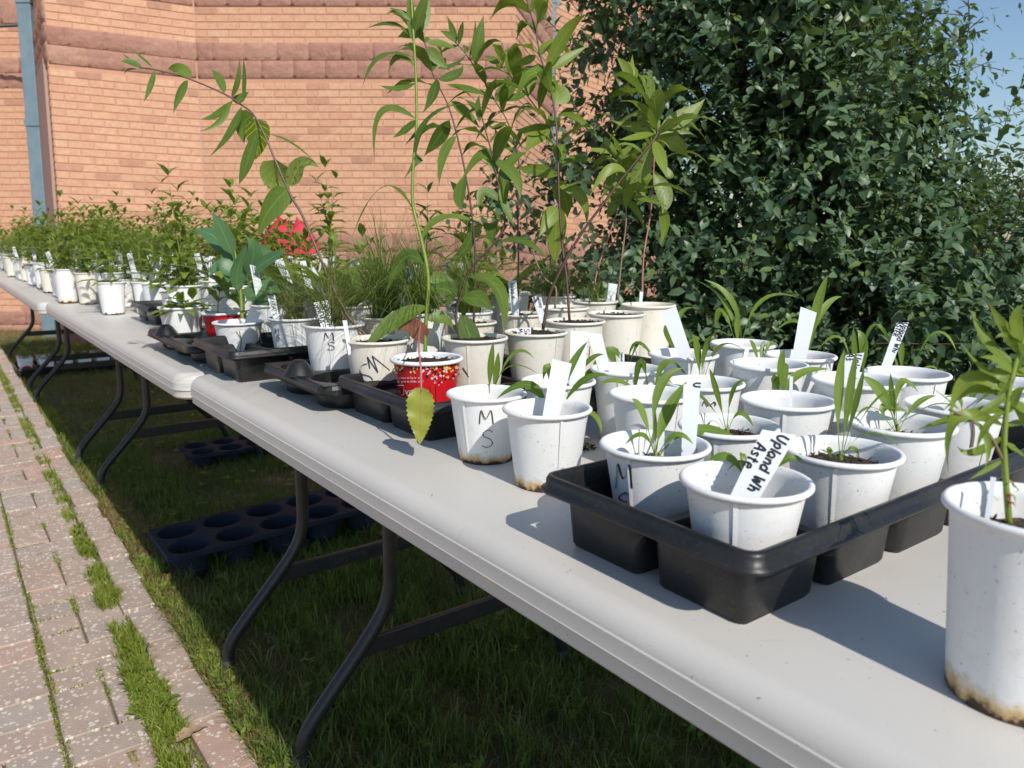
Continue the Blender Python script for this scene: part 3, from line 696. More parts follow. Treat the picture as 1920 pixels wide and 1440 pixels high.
# ------------------------------------------------------------ cups
class Cup: pass
def cup_mesh(c, H, rt, rb, seg, seed, rim=.0024):
    r = random.Random(seed); ph = r.uniform(0, 6.28); ov = r.uniform(.002, .010)
    prof = [(rb * .94, .004), (rb * .985, .0), (rb, .001), (rb + (rt - rb) * .02, .003)] + [(rb + (rt - .0008 - rb) * t, H * t) for t in (.06, .5, .90, .94)] + [(rt - .0010, H - .0050)]
    for i in range(7):
        a = math.radians(-110 + 250 * i / 6); prof.append((rt + rim * .35 + rim * math.cos(a), H - rim + rim * math.sin(a)))
    prof += [(rt - .0024, H - .006), (rt - .0026, H - .009), (rb + (rt - rb) * .5 - .0018, H * .5), (rb - .0016, .008)]
    v = []; n = len(prof)
    for q, (rr, z) in enumerate(prof):
        for j in range(seg):
            a = 2 * math.pi * j / seg; k = 1 + ov * math.cos(2 * a + ph) * z / H
            v.append(c + A(rr * k * math.cos(a), rr * k * math.sin(a), z))
    f = [(i * seg + j, i * seg + (j + 1) % seg, (i + 1) * seg + (j + 1) % seg, (i + 1) * seg + j) for i in range(n - 1) for j in range(seg)]
    f.append(tuple(reversed(range(seg)))); f.append(tuple(range((n - 1) * seg, n * seg)))
    return np.array(v), f
def crumbs(c, r, n, z0, size, R):
    mb = MB()
    for _ in range(n):
        a = R.uniform(0, 6.28); q = r * math.sqrt(R.random()) * .93; s = size * R.uniform(.5, 1.3)
        p = c + A(q * math.cos(a), q * math.sin(a), z0 + R.uniform(0, .003)); d1, d2, d3 = (nrm(A(R.gauss(0, 1), R.gauss(0, 1), R.gauss(0, .6))) * s * k for k in (1.4, .6, .5))
        mb.add([p - d1, p + d1, p + d2, p + d3, p - d2 + d3 * .5], [(0, 2, 3), (1, 3, 2), (0, 3, 4), (1, 4, 3), (0, 4, 2), (1, 2, 4)])
    return mb
NCUP = [0]
def make_cup(c, H, label, cat='potted plant', mat='paper_white', rt=.0425, soil=.62, seg=36, group=None, name='potted_seedling', taper=.76, seam=True, soilmound=.004):
    NCUP[0] += 1; seed = NCUP[0]; R = random.Random(seed)
    o = Cup(); o.c = A(*c); o.H = H; o.rt = rt; o.rb = rt * (taper + .03 * R.random())
    o.root = thing(name, c, label, cat, group)
    v, f = cup_mesh(o.c, H, rt, o.rb, seg, seed); o.body = mesh_obj('cup', v, f, M[mat], o.root, True)
    zs = H * soil; o.zs = o.c[2] + zs; rs = o.rb + (rt - o.rb) * soil - .0018
    n1, n2 = 16, 5; sv = [o.c + A(0, 0, zs + soilmound)]
    for i in range(1, n2 + 1):
        for j in range(n1):
            a = 2 * math.pi * j / n1; q = rs * i / n2; sv.append(o.c + A(q * math.cos(a), q * math.sin(a), zs + soilmound * (1 - (i / n2) ** 2) + R.gauss(0, .0011)))
    sf = [(0, 1 + j, 1 + (j + 1) % n1) for j in range(n1)] + [(1 + (i - 1) * n1 + j, 1 + i * n1 + j, 1 + i * n1 + (j + 1) % n1, 1 + (i - 1) * n1 + (j + 1) % n1) for i in range(1, n2) for j in range(n1)]
    o.soil = mesh_obj('soil', sv, sf, M['soil'], o.root, True)
    if seg >= 30: crumbs(o.c, rs, 150, zs + .001, .0026, R).build('soil_crumbs', M['soil'], o.soil)
    if seam and seg >= 30:
        a = -math.pi / 2 + R.uniform(-1.2, 1.2); mb = MB(); da = .10; sv = []
        for t in (0.02, .93):
            rr = o.rb + (rt - o.rb) * t
            for k, e in ((0, .0001), (.02, .0005), (.8, -.0002)): sv.append(o.c + A((rr + e) * math.cos(a + da * k), (rr + e) * math.sin(a + da * k), H * t))
        mb.add(sv, [(0, 1, 4, 3), (1, 2, 5, 4)]); mb.build('seam', M[mat], o.body)
    return o
def cup_hit(o, x, y):
    """where a sight line meets the front of a cup wall"""
    r = ray(x, y); best = None
    tc = (o.c[1]) / r[1]
    lo = tc - .08; prev = None
    for i in range(160):
        t = lo + i * .001; P = CAM + r * t; z = P[2] - o.c[2]; rr = o.rb + (o.rt - o.rb) * z / o.H
        g = math.hypot(P[0] - o.c[0], P[1] - o.c[1]) - rr
        if g <= 0: break
    a_, b_ = t - .001, t
    for _ in range(12):
        m_ = (a_ + b_) / 2; P = CAM + r * m_; z = P[2] - o.c[2]; rr = o.rb + (o.rt - o.rb) * z / o.H
        if math.hypot(P[0] - o.c[0], P[1] - o.c[1]) - rr > 0: a_ = m_
        else: b_ = m_
    n_ = nrm(A(P[0] - o.c[0], P[1] - o.c[1], .1)); return P, n_
def cup_write(o, paths_px, w=.0012, mat='ink', name='handwriting'):
    def fm(a): return cup_hit(o, a[0], a[1])
    return stroke_mesh(paths_px, fm, w * 1.15, .0011).build(name, M[mat], o.body)
def glyph_px(ch, x0, y0, x1, y1):
    return [[(x0 + (x1 - x0) * p[0] / .72, y1 - (y1 - y0) * p[1]) for p in q] for q in GL[ch]]

def rim_to(x, y, w, d=.0865): return CAM + ray(x, y) * (d * F_PX / w)
# ------------------------------------------------------------ trays
def square_tray(s0, s1, d0, d1, ns, ndv, label, H=.060, deck=.044, group='square-celled black trays', z0=0.0):
    """cells along the table (ns) and across it (ndv)"""
    P = T((s0 + s1) / 2, (d0 + d1) / 2, z0); lx, ly = s1 - s0, d1 - d0
    root = thing('cell_tray', P, label, 'tray', group); g = frame(P, -U, B)
    deck = H - .017
    v, f = loops(lx, ly, .018, [(.0035, H - .0135), (.000, H - .0130), (-.0005, H - .0105), (.0035, H - .0095), (.004, H - .003), (.0058, H), (.0095, H), (.0115, H - .003), (.013, deck)], 4)
    rim = mesh_obj('rim', g(v), f, M['black_plastic'], root, True)
    tv, tf = loops(.03, .014, .0069, [(0, -.001), (0, .001)], 3, True, True)
    deck = H - .017 if deck < .043 else deck; ix, iy = lx - .026, ly - .026; cw, ch = ix / ns, iy / ndv; gap = .009
    mb = MB()
    for i in range(ns + 1):
        x = -ix / 2 + cw * i; e = gap / 2
        a, b_ = (x - e, x + e) if 0 < i < ns else ((x - .001, x + e) if i == 0 else (x - e, x + .001))
        mb.add(g([(a, -iy / 2, deck), (b_, -iy / 2, deck), (b_, iy / 2, deck), (a, iy / 2, deck)]), [(0, 1, 2, 3)])
    for j in range(ndv + 1):
        y = -iy / 2 + ch * j; e = gap / 2
        a, b_ = (y - e, y + e) if 0 < j < ndv else ((y - .001, y + e) if j == 0 else (y - e, y + .001))
        for i in range(ns):
            x0_, x1_ = -ix / 2 + cw * i + e, -ix / 2 + cw * (i + 1) - e
            mb.add(g([(x0_, a, deck), (x1_, a, deck), (x1_, b_, deck), (x0_, b_, deck)]), [(0, 1, 2, 3)])
    mb.build('divider', M['black_plastic'], root)
    for i in range(ns):
        for j in range(ndv):
            c = (-ix / 2 + cw * (i + .5), -iy / 2 + ch * (j + .5))
            v, f = loops(cw - gap, ch - gap, .012, [(0, deck), (.001, deck - .004), (.0045, .0035), (.007, .0)], 3, False, True)
            v = v + np.array([c[0], c[1], 0]); mesh_obj('cell', g(v), f, M['black_plastic'], root, True)
    return root, H
def round_tray(P, ax, ay, nx, ny, cw, label, deck=.042, name='round_cell_tray', group='round-celled black trays', peaks=True, mat='black_plastic'):
    root = thing(name, P, label, 'tray', group)
    az = np.cross(ax, ay); az = az if az[2] > 0 else -az
    def g(v): v = np.asarray(v, float).reshape(-1, 3); return P[None] + v[:, :1] * ax[None] + v[:, 1:2] * ay[None] + v[:, 2:] * az[None]
    n = 24; lx, ly = nx * cw, ny * cw; R_ = cw * .43; mb = MB()
    for i in range(nx):
        for j in range(ny):
            c = (-lx / 2 + cw * (i + .5), -ly / 2 + cw * (j + .5)); v = []; f = []
            for q in range(n):
                a = 2 * math.pi * q / n; ca, sa = math.cos(a), math.sin(a); m_ = cw / 2 / max(abs(ca), abs(sa))
                v += [(c[0] + m_ * ca, c[1] + m_ * sa, deck), (c[0] + R_ * ca, c[1] + R_ * sa, deck - .001)]
            f = [(2 * q, 2 * q + 1, (2 * q + 3) % (2 * n), (2 * q + 2) % (2 * n)) for q in range(n)]; mb.add(g(v), f)
            prof = [(R_, deck - .001), (R_ * .97, deck - .006), (R_ * .86, .012), (R_ * .86, .003), (R_ * .8, 0)]
            v = [(c[0] + r_ * math.cos(2 * math.pi * q / n), c[1] + r_ * math.sin(2 * math.pi * q / n), z) for r_, z in prof for q in range(n)]
            f = [(a * n + q, a * n + (q + 1) % n, (a + 1) * n + (q + 1) % n, (a + 1) * n + q) for a in range(len(prof) - 1) for q in range(n)] + [tuple(range((len(prof) - 1) * n, len(prof) * n))]
            mesh_obj('cell', g(v), f, M[mat], root, True)
    v, f = loops(lx + .004, ly + .004, .02, [(.004, deck), (0, deck - .001), (-.003, deck - .006), (-.003, deck - .012), (-.006, deck - .013)], 4); mb.add(g(v), f)
    mb.build('deck', M[mat], root)
    if peaks:
        for i in range(nx + 1):
            for j in range(ny + 1):
                if i in (0, nx) or (j in (0, ny) and i % 2 == 0 and nx > 2): continue
                cx, cy = -lx / 2 + cw * i, -ly / 2 + cw * j; cx = min(max(cx, -lx / 2 + .012), lx / 2 - .012); cy = min(max(cy, -ly / 2 + .012), ly / 2 - .012)
                v = []; m_ = 10
                for r_, z in ((.026, -.002), (.020, .007), (.013, .017), (.008, .021)): v += [(cx + r_ * math.cos(2 * math.pi * q / m_), cy + r_ * math.sin(2 * math.pi * q / m_), deck + z) for q in range(m_)]
                f = [(a * m_ + q, a * m_ + (q + 1) % m_, (a + 1) * m_ + (q + 1) % m_, (a + 1) * m_ + q) for a in range(3) for q in range(m_)] + [tuple(range(3 * m_, 4 * m_))]
                mesh_obj('peak', g(v), f, M[mat], root, True)
    return root
square_tray(1.005, 1.222, .030, .545, 2, 5, 'long dusty black tray with square cells holding aster cups, one marked MS', group=None)
square_tray(.44, .70, .10, .60, 2, 4, 'black square-celled tray holding the red printed cup', H=.052, deck=.030, group=None)
square_tray(-.085, .165, .035, .34, 2, 3, 'black square-celled tray bridging two tables, with a plain red cup', H=.058, deck=.034, group=None)
nU = -U
round_tray(T(.34, .270), nU, B, 2, 3, .128, 'black round-celled tray holding the cup tagged SIDEOATS GRAMA', group=None)
round_tray(T(-.28, .225), nU, B, 3, 3, .125, 'black round-celled tray with a tipped white cup at the middle table end', group=None, deck=.038)
square_tray(-1.17, -.90, .125, .27, 2, 1, 'small black square-celled tray beside large white cups on the middle table', H=.052, deck=.03, group=None)
square_tray(-2.06, -1.86, .20, .40, 2, 2, 'black square tray at the far end of the middle table', H=.05, deck=.03, group=None)
square_tray(-2.92, -2.70, .05, .35, 2, 3, 'black square tray on the far table', H=.05, deck=.03, group=None)

# ------------------------------------------------------------ cups on the near table
CUPS = {  # key: rim centre x, y, rim width in the picture; seat height; material; label; fill
 'C1': (912, 736, 143, 0, 'paper_stained', 'white paper cup marked M S with a rotted brown base, standing outside the tray', .66),
 'C2': (1026, 762, 160, 0, 'paper_stained', 'unmarked white cup with stained base and blank tag beside the long black tray', .60),
 'T1': (1228, 829, 197, .006, 'paper_white', 'white cup marked M S in the corner cell of the long tray', .72),
 'T2': (1398, 895, 233, .006, 'paper_white', 'white cup with a big Upland Aste tag in the long tray', .6),
 'T3': (1580, 841, 205, .006, 'paper_white', 'white cup dappled by leaf shadows in the long tray', .80),
 'T4': (1688, 790, 184, .006, 'paper_white', 'white cup with heaped dark soil and a flat broad leaf', .78),
 'T5': (1780, 755, 168, .006, 'paper_white', 'white cup with an orange rust streak in the long tray', .7),
 'T6': (1893, 716, 150, .006, 'paper_white', 'white cup at the far end of the long tray behind the tall stalk', .7),
 'R1': (1700, 697, 145, 0, 'paper_white', 'white cup with the Upland White ASTER tag against the bush', .62),
 'R2': (1598, 712, 160, 0, 'paper_white', 'white cup half hidden behind the crumpled Upland tag', .6),
 'R3': (1500, 664, 126, 0, 'paper_white', 'white cup with upright leaf and blank tag before the bush', .68),
 'R4': (1394, 642, 117, 0, 'paper_white', 'white cup with tall arching aster leaves, nearest the bush', .6),
 'R5': (1281, 661, 125, 0, 'paper_white', 'white cup with a leaning blank tag beside the cream cups', .65),
 'R6': (1433, 681, 137, 0, 'paper_white', 'white cup with a narrow edge-on tag between other aster cups', .65),
 'R7': (1328, 714, 141, 0, 'paper_white', 'white cup lettered in black behind the seedling with dark soil', .62),
 'R8': (1172, 689, 131, 0, 'paper_white', 'white cup with long drooping leaf and edge-on tag', .62),
 'R9': (1222, 735, 150, 0, 'paper_white', 'white cup with curled aster leaves behind the tray corner', .62),
 'R10': (1499, 745, 164, 0, 'paper_white', 'white cup with a wide grey inner wall and a thin stake', .55),
 'R11': (1350, 790, 178, .006, 'paper_white', 'white cup with a tuft of dark soil at its rim in the long tray', .80),
 'C3': (1050, 711, 134, 0, 'paper_stained', 'white cup with spilt soil at its rotted base', .74),
 'S1': (1008, 620, 115, .004, 'paper_cream', 'cream cup of dark soil with a Swamp Milk tag', 0.94),
 'S2': (1078, 600, 109, .004, 'paper_cream', 'cream cup with a purple milkweed stem and dark soil', 0.94),
 'S3': (1152, 586, 104, .004, 'paper_cream', 'cream cup with brown soil and slender reddish stems', 0.94),
 'S4': (1214, 570, 99, .004, 'paper_cream', 'stained cream cup at the tray end next to the bush', .8),
 'S5': (1115, 563, 85, 0, 'paper_cream', 'cream cup with a thin dark stem behind the milkweeds', 0.94),
 'S6': (1060, 575, 92, 0, 'paper_cream', 'cream cup with a small Swamp Milk tag and leaf litter', 0.93),
 'S7': (980, 587, 84, 0, 'paper_cream', 'cream cup with a black-lettered tall tag and one dark stem', 0.93),
 'S8': (1040, 553, 78, 0, 'paper_cream', 'cream cup of fine grass behind the milkweed cups', .85),
 'S9': (890, 631, 121, .004, 'paper_cream', 'cream cup behind the red printed cup with broad leaves', 0.92),
 'S10': (884, 602, 92, 0, 'paper_cream', 'cream cup with a Milk tag half behind leaves', 0.93),
 'L1': (800, 670, 131, .004, 'paper_red', 'red printed cup with stars and a yellowing hanging leaf', 0.90),
 'L2': (706, 634, 121, .004, 'paper_cream', 'white cup marked SM holding the long arching vine', 0.90),
 'L3': (628, 606, 112, .002, 'paper_white', 'white cup marked M S with a SIDEOATS GRAMA tag', .80),
 'L4': (552, 594, 94, .002, 'paper_white', 'leaning white cup marked MS with dry wispy grass', .80),
 'L5': (447, 611, 90, .004, 'paper_white', 'water-stained white cup marked SM with upright broad leaves', .84),
 'L6': (408, 596, 80, .004, 'paper_red', 'plain red cup with dark wilted leaves', .86),
 'L7': (352, 574, 80, .002, 'paper_white', 'white cup tipped over the edge of a round-celled tray', .7),
 'L9': (722, 592, 97, 0, 'paper_cream', 'white cup of fine green grass behind the vine cup', .8),
}
DIA = {k: (.0975 if k in ('L1', 'L2', 'L3', 'L4', 'L5', 'L6', 'L7', 'S1', 'S2', 'S3', 'S4', 'S9') else .088 if k[0] in 'LS' else .0865) for k in CUPS}
pos = {k: rim_to(*v[:3], DIA[k]) for k, v in CUPS.items()}
ks = list(pos)
for it in range(60):                                    # keep rims from touching
    for i, a in enumerate(ks):
        for b_ in ks[i + 1:]:
            d = pos[a][:2] - pos[b_][:2]; q = np.linalg.norm(d)
            g_ = (DIA[a] + DIA[b_]) / 2 + .003
            if q < g_:
                mv = d / q * (g_ - q) / 2; pos[a][:2] += mv; pos[b_][:2] -= mv
lo_, hi_ = 1.005 + .05, 1.222 - .0495
for k in ('T1', 'T2', 'T3', 'T4', 'T5', 'T6', 'R11'):   # cups in the long tray stand inside its cells
    s_, d_ = sd(pos[k]); pos[k] = T(min(max(s_, lo_), hi_), max(d_, .085), pos[k][2])
print({k: [round(float(q), 3) for q in sd(v)] + [round(float(v[2]), 3)] for k, v in pos.items()})
C = {}
for k, (x, y, w, z0, mt, lab, fill) in CUPS.items():
    p = pos[k]; H = min(max(p[2] - z0, .078), .150)
    C[k] = make_cup((p[0], p[1], z0), H, lab, 'potted plant', mt, soil=fill, rt=DIA[k] / 2 - .001, taper=.67 if k[0] == 'T' or k == 'R11' else .73, name='potted_grass' if k in ('L3', 'L4', 'L9', 'S8') else 'potted_plant' if k[0] in 'SL' else 'potted_seedling', seg=40)
# the big cup at the right edge of the picture
pF = rim_to(1950, 950, 306)
C['F'] = make_cup((pF[0], pF[1], 0), pF[2], 'tall dirt-smudged white cup with a thick stalk, standing apart from the tray', 'potted plant', 'paper_stained', soil=.8, name='potted_plant', seg=56, taper=.80)
# white rims for the red cups
for k in ('L1', 'L6'):
    o = C[k]; ring = []
    for j in range(41):
        a = 2 * math.pi * j / 40; ring.append(o.c + A((o.rt + .0006) * math.cos(a), (o.rt + .0006) * math.sin(a), o.H - .0022))
    tv, tf = tube(ring, .0031, 8, False); mesh_obj('rim', tv, tf, M['rim_white'], o.root, True)
    v, f = cup_mesh(o.c, o.H, o.rt, o.rb, 40, 3); 
    sv = [o.c + A(r_ * math.cos(2 * math.pi * j / 40), r_ * math.sin(2 * math.pi * j / 40), z) for r_, z in ((o.rt - .0027, o.H - .002), (o.rb + (o.rt - o.rb) * .6 - .0022, o.H * .62)) for j in range(40)]
    mesh_obj('lining', sv, [(j, (j + 1) % 40, 40 + (j + 1) % 40, 40 + j) for j in range(40)], M['rim_white'], o.root, True)
# print on the red cup: stars, words, box
o = C['L1']; R = random.Random(5)
for cn, cm, nst in (('yellow', 'print_yellow', 26), ('white', 'print_white', 44), ('black', 'print_black', 46)):
    mb = MB(); k = 0
    while k < nst:
        x, y = R.uniform(738, 866), 687 + abs(R.gauss(0, 22)); 
        lim = 700 if x < 790 else 700 + (x - 790) * .75
        if y > lim: continue
        k += 1; sz = R.uniform(1.3, 3.2) if cn != 'yellow' else R.uniform(2.0, 4.2); a0 = R.uniform(0, 6.28); pts = []
        for q in range(10):
            rr = sz if q % 2 == 0 else sz * .45; a = a0 + q * math.pi / 5; P_, n_ = cup_hit(o, x + rr * math.cos(a), y + rr * math.sin(a)); pts.append(P_ + n_ * (.0006 if cn == 'yellow' else .0004))
        P_, n_ = cup_hit(o, x, y); pts.append(P_ + n_ * .0006); mb.add(pts, [(10, q, (q + 1) % 10) for q in range(10)])
    tag(mb.build('printed_stars', M[cm], o.body), kind='stuff')
for txt, x0, y0, hpx in (('d prizes to be won!', 743, 711, 6.5), ('de prix et d\'aliments!', 745, 718, 6.5), ('voil\u00e0', 759, 741, 20), ("S'a", 762, 755, 15), ('un', 740, 739, 13)):
    v, f = text_tris(txt, hpx); q = []
    for a, b_, _ in v:
        P_, n_ = cup_hit(o, x0 + a * .88, y0 - b_); q.append(P_ + n_ * .0005)
    mesh_obj('printed_text', q, f, M['print_white'], o.body)
cup_write(o, [[(737, 724), (757, 724)], [(757, 724), (757, 742)], [(757, 742), (738, 742)]], .0008, 'print_white', 'printed_box')
cup_write(o, [[(816, 690), (817, 756)], [(806, 725), (809, 757)]], .0005, 'print_black', 'printed_lines')
# handwriting on the cups
cup_write(C['C1'], glyph_px('M', 899, 771, 925, 797) + glyph_px('S', 903, 808, 929, 840))
cup_write(C['T1'], glyph_px('M', 1155, 872, 1185, 918) + glyph_px('S', 1158, 926, 1186, 958), .0015)
cup_write(C['L3'], glyph_px('M', 608, 625, 626, 640) + glyph_px('S', 614, 642, 631, 657), .0015)
cup_write(C['L2'], [[(689, 683), (680, 685), (675, 694), (679, 702), (692, 706), (698, 712), (695, 720), (682, 714)], [(694, 692), (689, 670)], [(689, 670), (709, 700)], [(709, 700), (698, 668)], [(698, 668), (731, 695)]], .0014)
cup_write(C['L4'], glyph_px('M', 515, 617, 523, 627) + glyph_px('S', 518, 628, 526, 638), .0014)
cup_write(C['L5'], [[(488, 638), (478, 645), (477, 652), (488, 652)], [(484, 652), (489, 636), (492, 650)]], .0012)
cup_write(C['R7'], [[(1316, 763), (1322, 752), (1328, 763)], [(1330, 762), (1340, 755), (1342, 762)]], .0013)
cup_write(C['S2'], [[(1102, 650), (1096, 655), (1100, 664), (1095, 672)], [(1106, 650), (1104, 673)]], .0012)
cup_write(C['S9'], [[(868, 690), (880, 708)]], .0014)
cup_write(C['L5'], [[(449, 622), (452, 640), (450, 662)], [(443, 622), (451, 634)]], .0016, 'stem_tan', 'water_stain')
cup_write(C['T5'], [[(1824, 785), (1826, 810), (1822, 840)]], .0022, 'stem_tan', 'rust_streak')
# ------------------------------------------------------------ seedlings drawn from the photograph
def seedling(key, base, specs, mat='aster_leaf', prof='spat', cup=None):
    o = cup or C[key]; dep = depth(A(o.c[0], o.c[1], o.zs)); bx, by = base
    b0 = A(o.c[0], o.c[1], o.zs - .004); q = proj(b0)
    b0 = at_d(bx, by, dep); b0[2] = min(b0[2], o.c[2] + o.H)
    # the crown sits in the soil: move along the sight line until it meets the soil height
    r = ray(bx, by); t = (o.zs + .001 - CAM_H) / r[2]; P0 = CAM + r * t
    if math.hypot(P0[0] - o.c[0], P0[1] - o.c[1]) > o.rt * .6: P0 = A(o.c[0] + (P0[0] - o.c[0]) * .4, o.c[1] + (P0[1] - o.c[1]) * .4, o.zs + .001)
    dep = depth(P0); cx, cy, _ = proj(P0)
    v, f = tube(np.array([P0 - UP * .004, P0 + UP * .004, P0 + UP * .010]), [.0022, .0018, .0008], 6)
    crown = mesh_obj('crown_shoot', v, f, M['stem_green'], o.root, True)
    for i, s in enumerate(specs):
        mx, my, tx, ty, w = s[:5]; dd = s[5] if len(s) > 5 else None
        sp = [cx, cy, mx, my, tx, ty, w] + ([dd] if dd is not None else [])
        px_leaf(sp, dep, crown, M[mat], prof, i + len(key), 12, .5)
    return crown
SE = {
 'T1': ((1234, 850), [(1206, 778, 1184, 748, 12), (1229, 805, 1228, 762, 9), (1244, 790, 1288, 715, 20), (1208, 817, 1172, 834, 9), (1262, 817, 1300, 833, 10), (1305, 806, 1402, 836, 18), (1232, 740, 1281, 690, 14)]),
 'C2': ((1050, 776), [(1063, 705, 1102, 640, 12), (1051, 735, 1051, 690, 8), (1030, 695, 1018, 712, 13), (1000, 724, 931, 748, 15), (1015, 745, 975, 733, 7), (1084, 722, 1142, 704, 12), (1100, 772, 1128, 812, 11)]),
 'C1': ((925, 742), [(919, 695, 925, 640, 10), (930, 705, 934, 660, 10), (958, 668, 1002, 672, 6), (950, 690, 1010, 702, 4)]),
 'T2': ((1438, 918), [(1452, 872, 1506, 862, 16), (1372, 860, 1316, 880, 13), (1400, 872, 1362, 884, 6), (1395, 868, 1392, 852, 10)]),
 'T3': ((1574, 856), [(1571, 750, 1583, 655, 14), (1590, 760, 1606, 655, 12), (1602, 765, 1620, 690, 9), (1626, 812, 1692, 842, 5), (1596, 840, 1611, 856, 7), (1640, 752, 1700, 735, 4), (1556, 842, 1560, 862, 8)]),
 'T4': ((1680, 798), [(1657, 745, 1615, 705, 17), (1674, 755, 1670, 700, 9), (1686, 722, 1722, 735, 12), (1640, 765, 1602, 788, 6), (1655, 766, 1703, 772, 13), (1716, 760, 1756, 742, 9), (1740, 762, 1800, 766, 3)]),
 'R4': ((1384, 645), [(1364, 578, 1303, 525, 10), (1378, 575, 1320, 524, 9), (1357, 585, 1342, 615, 12), (1424, 568, 1502, 560, 9), (1382, 620, 1383, 592, 8), (1350, 640, 1312, 640, 4)]),
 'R3': ((1526, 668), [(1529, 590, 1552, 515, 14), (1538, 590, 1578, 556, 10), (1500, 607, 1452, 622, 6), (1508, 634, 1486, 665, 11), (1562, 632, 1592, 668, 7), (1524, 625, 1523, 592, 9), (1508, 660, 1502, 672, 8)]),
 'R5': ((1264, 668), [(1270, 602, 1303, 577, 8), (1254, 632, 1245, 611, 11), (1262, 630, 1258, 606, 9), (1290, 645, 1310, 640, 4)]),
 'R7': ((1310, 716), [(1308, 665, 1297, 627, 13), (1319, 665, 1334, 630, 8), (1345, 655, 1396, 657, 13), (1330, 640, 1366, 630, 8), (1275, 690, 1250, 676, 5)]),
 'R8': ((1172, 700), [(1152, 657, 1108, 692, 12), (1148, 670, 1146, 652, 12), (1148, 690, 1156, 712, 12), (1192, 650, 1208, 655, 5), (1190, 645, 1230, 680, 8)]),
 'R9': ((1222, 738), [(1204, 680, 1190, 742, 15), (1240, 690, 1270, 685, 12), (1234, 715, 1262, 720, 8), (1170, 718, 1120, 722, 9), (1245, 712, 1250, 735, 10)]),
 'R10': ((1464, 748), [(1464, 700, 1471, 655, 11), (1485, 712, 1556, 692, 13), (1455, 712, 1452, 735, 12), (1472, 705, 1475, 682, 9)]),
 'R11': ((1362, 805), [(1346, 742, 1330, 690, 9), (1374, 735, 1406, 714, 9), (1385, 775, 1413, 800, 8), (1320, 748, 1262, 720, 5), (1340, 790, 1324, 802, 6)]),
 'R1': ((1692, 702), [(1690, 665, 1689, 638, 9), (1748, 628, 1794, 660, 7), (1680, 680, 1672, 666, 6), (1735, 690, 1762, 700, 4)]),
 'R2': ((1612, 720), [(1602, 670, 1600, 614, 9), (1620, 660, 1606, 618, 13), (1632, 616, 1674, 652, 8), (1590, 690, 1572, 700, 8)]),
 'R6': ((1420, 688), [(1415, 655, 1405, 640, 8), (1440, 648, 1462, 655, 7), (1428, 660, 1434, 640, 7)]),
 'T5': ((1815, 782), [(1822, 745, 1838, 700, 9), (1800, 750, 1770, 745, 7), (1850, 740, 1880, 735, 5)]),
 'C3': ((1090, 722), [(1100, 680, 1132, 665, 8), (1075, 700, 1052, 690, 6), (1098, 705, 1110, 690, 9)]),
 'T6': ((1890, 730), [(1880, 690, 1870, 650, 12), (1905, 690, 1925, 660, 12)]),
}
for k, (b_, sp) in SE.items(): seedling(k, b_, sp)

# ------------------------------------------------------------ tall plants
def px_stem(o, pts, dep, r0, r1, mat, n=40, dd=0.0):
    """stem through picture points at the pot's depth, leaning dd metres away by its top"""
    m_ = len(pts); P = [at_d(x, y, dep + dd * (i / (m_ - 1)) ** 1.5) for i, (x, y) in enumerate(pts)]
    v, f = tube(catmull(P, n), np.maximum(np.linspace(r0, r1, n), .0009), 7); return mesh_obj('stem', v, f, M[mat], o.root, True)
def soil_depth(o, x, y):
    r = ray(x, y); return (o.zs - CAM_H) / r[2] if abs(r[2]) > .02 else depth(o.c)
def auto_leaves(stem, pts, dep, dd, nodes, ln, w, mat, seed, prof='lance', droop=.5, spots=None):
    R = random.Random(seed); m_ = len(pts); P = [at_d(x, y, dep + dd * (i / (m_ - 1)) ** 1.5) for i, (x, y) in enumerate(pts)]; Cc = catmull(P, 80); a = R.uniform(0, 3)
    for q in nodes:
        i = min(78, int(q * 79)); p = Cc[i]; t = nrm(Cc[i + 1] - Cc[max(0, i - 1)]); s = nrm(np.cross(t, A(.1, 1, .1))); c = np.cross(t, s); a += 1.45 + R.gauss(0, .2)
        k = 1.0 if q < .8 else 1 - (q - .8) * 2.6
        for e in (0, math.pi):
            if R.random() < .08: continue
            d = nrm((math.cos(a + e) * s + math.sin(a + e) * c) + t * R.uniform(.2, .9) * (1.6 if q > .85 else 1)); l = ln * 1.3 * R.uniform(.75, 1.2) * k
            dr = droop * R.uniform(.3, 1.3) * (0.3 if q > .88 else 1)
            mid = p + d * l * .5 + UP * l * .06; tip = p + d * l * .95 - UP * l * dr * .8
            v, f, uv = ribbon_leaf(bez(p, 2 * mid - .5 * (p + tip), tip, 10), w * 1.25 * R.uniform(.8, 1.2) * (.5 + .5 * k), nrm(UP + d * .3 + A(R.gauss(0, .3), R.gauss(0, .3), 0)), prof, R.uniform(.1, .35), R.uniform(-.9, .9), R.uniform(0, .25))
            mesh_obj('leaf', v, f, M[mat if not spots or R.random() > .35 else spots], stem, True, uv=uv)
simple('stem_vine', (.15, .085, .055), .5, .3, 25)
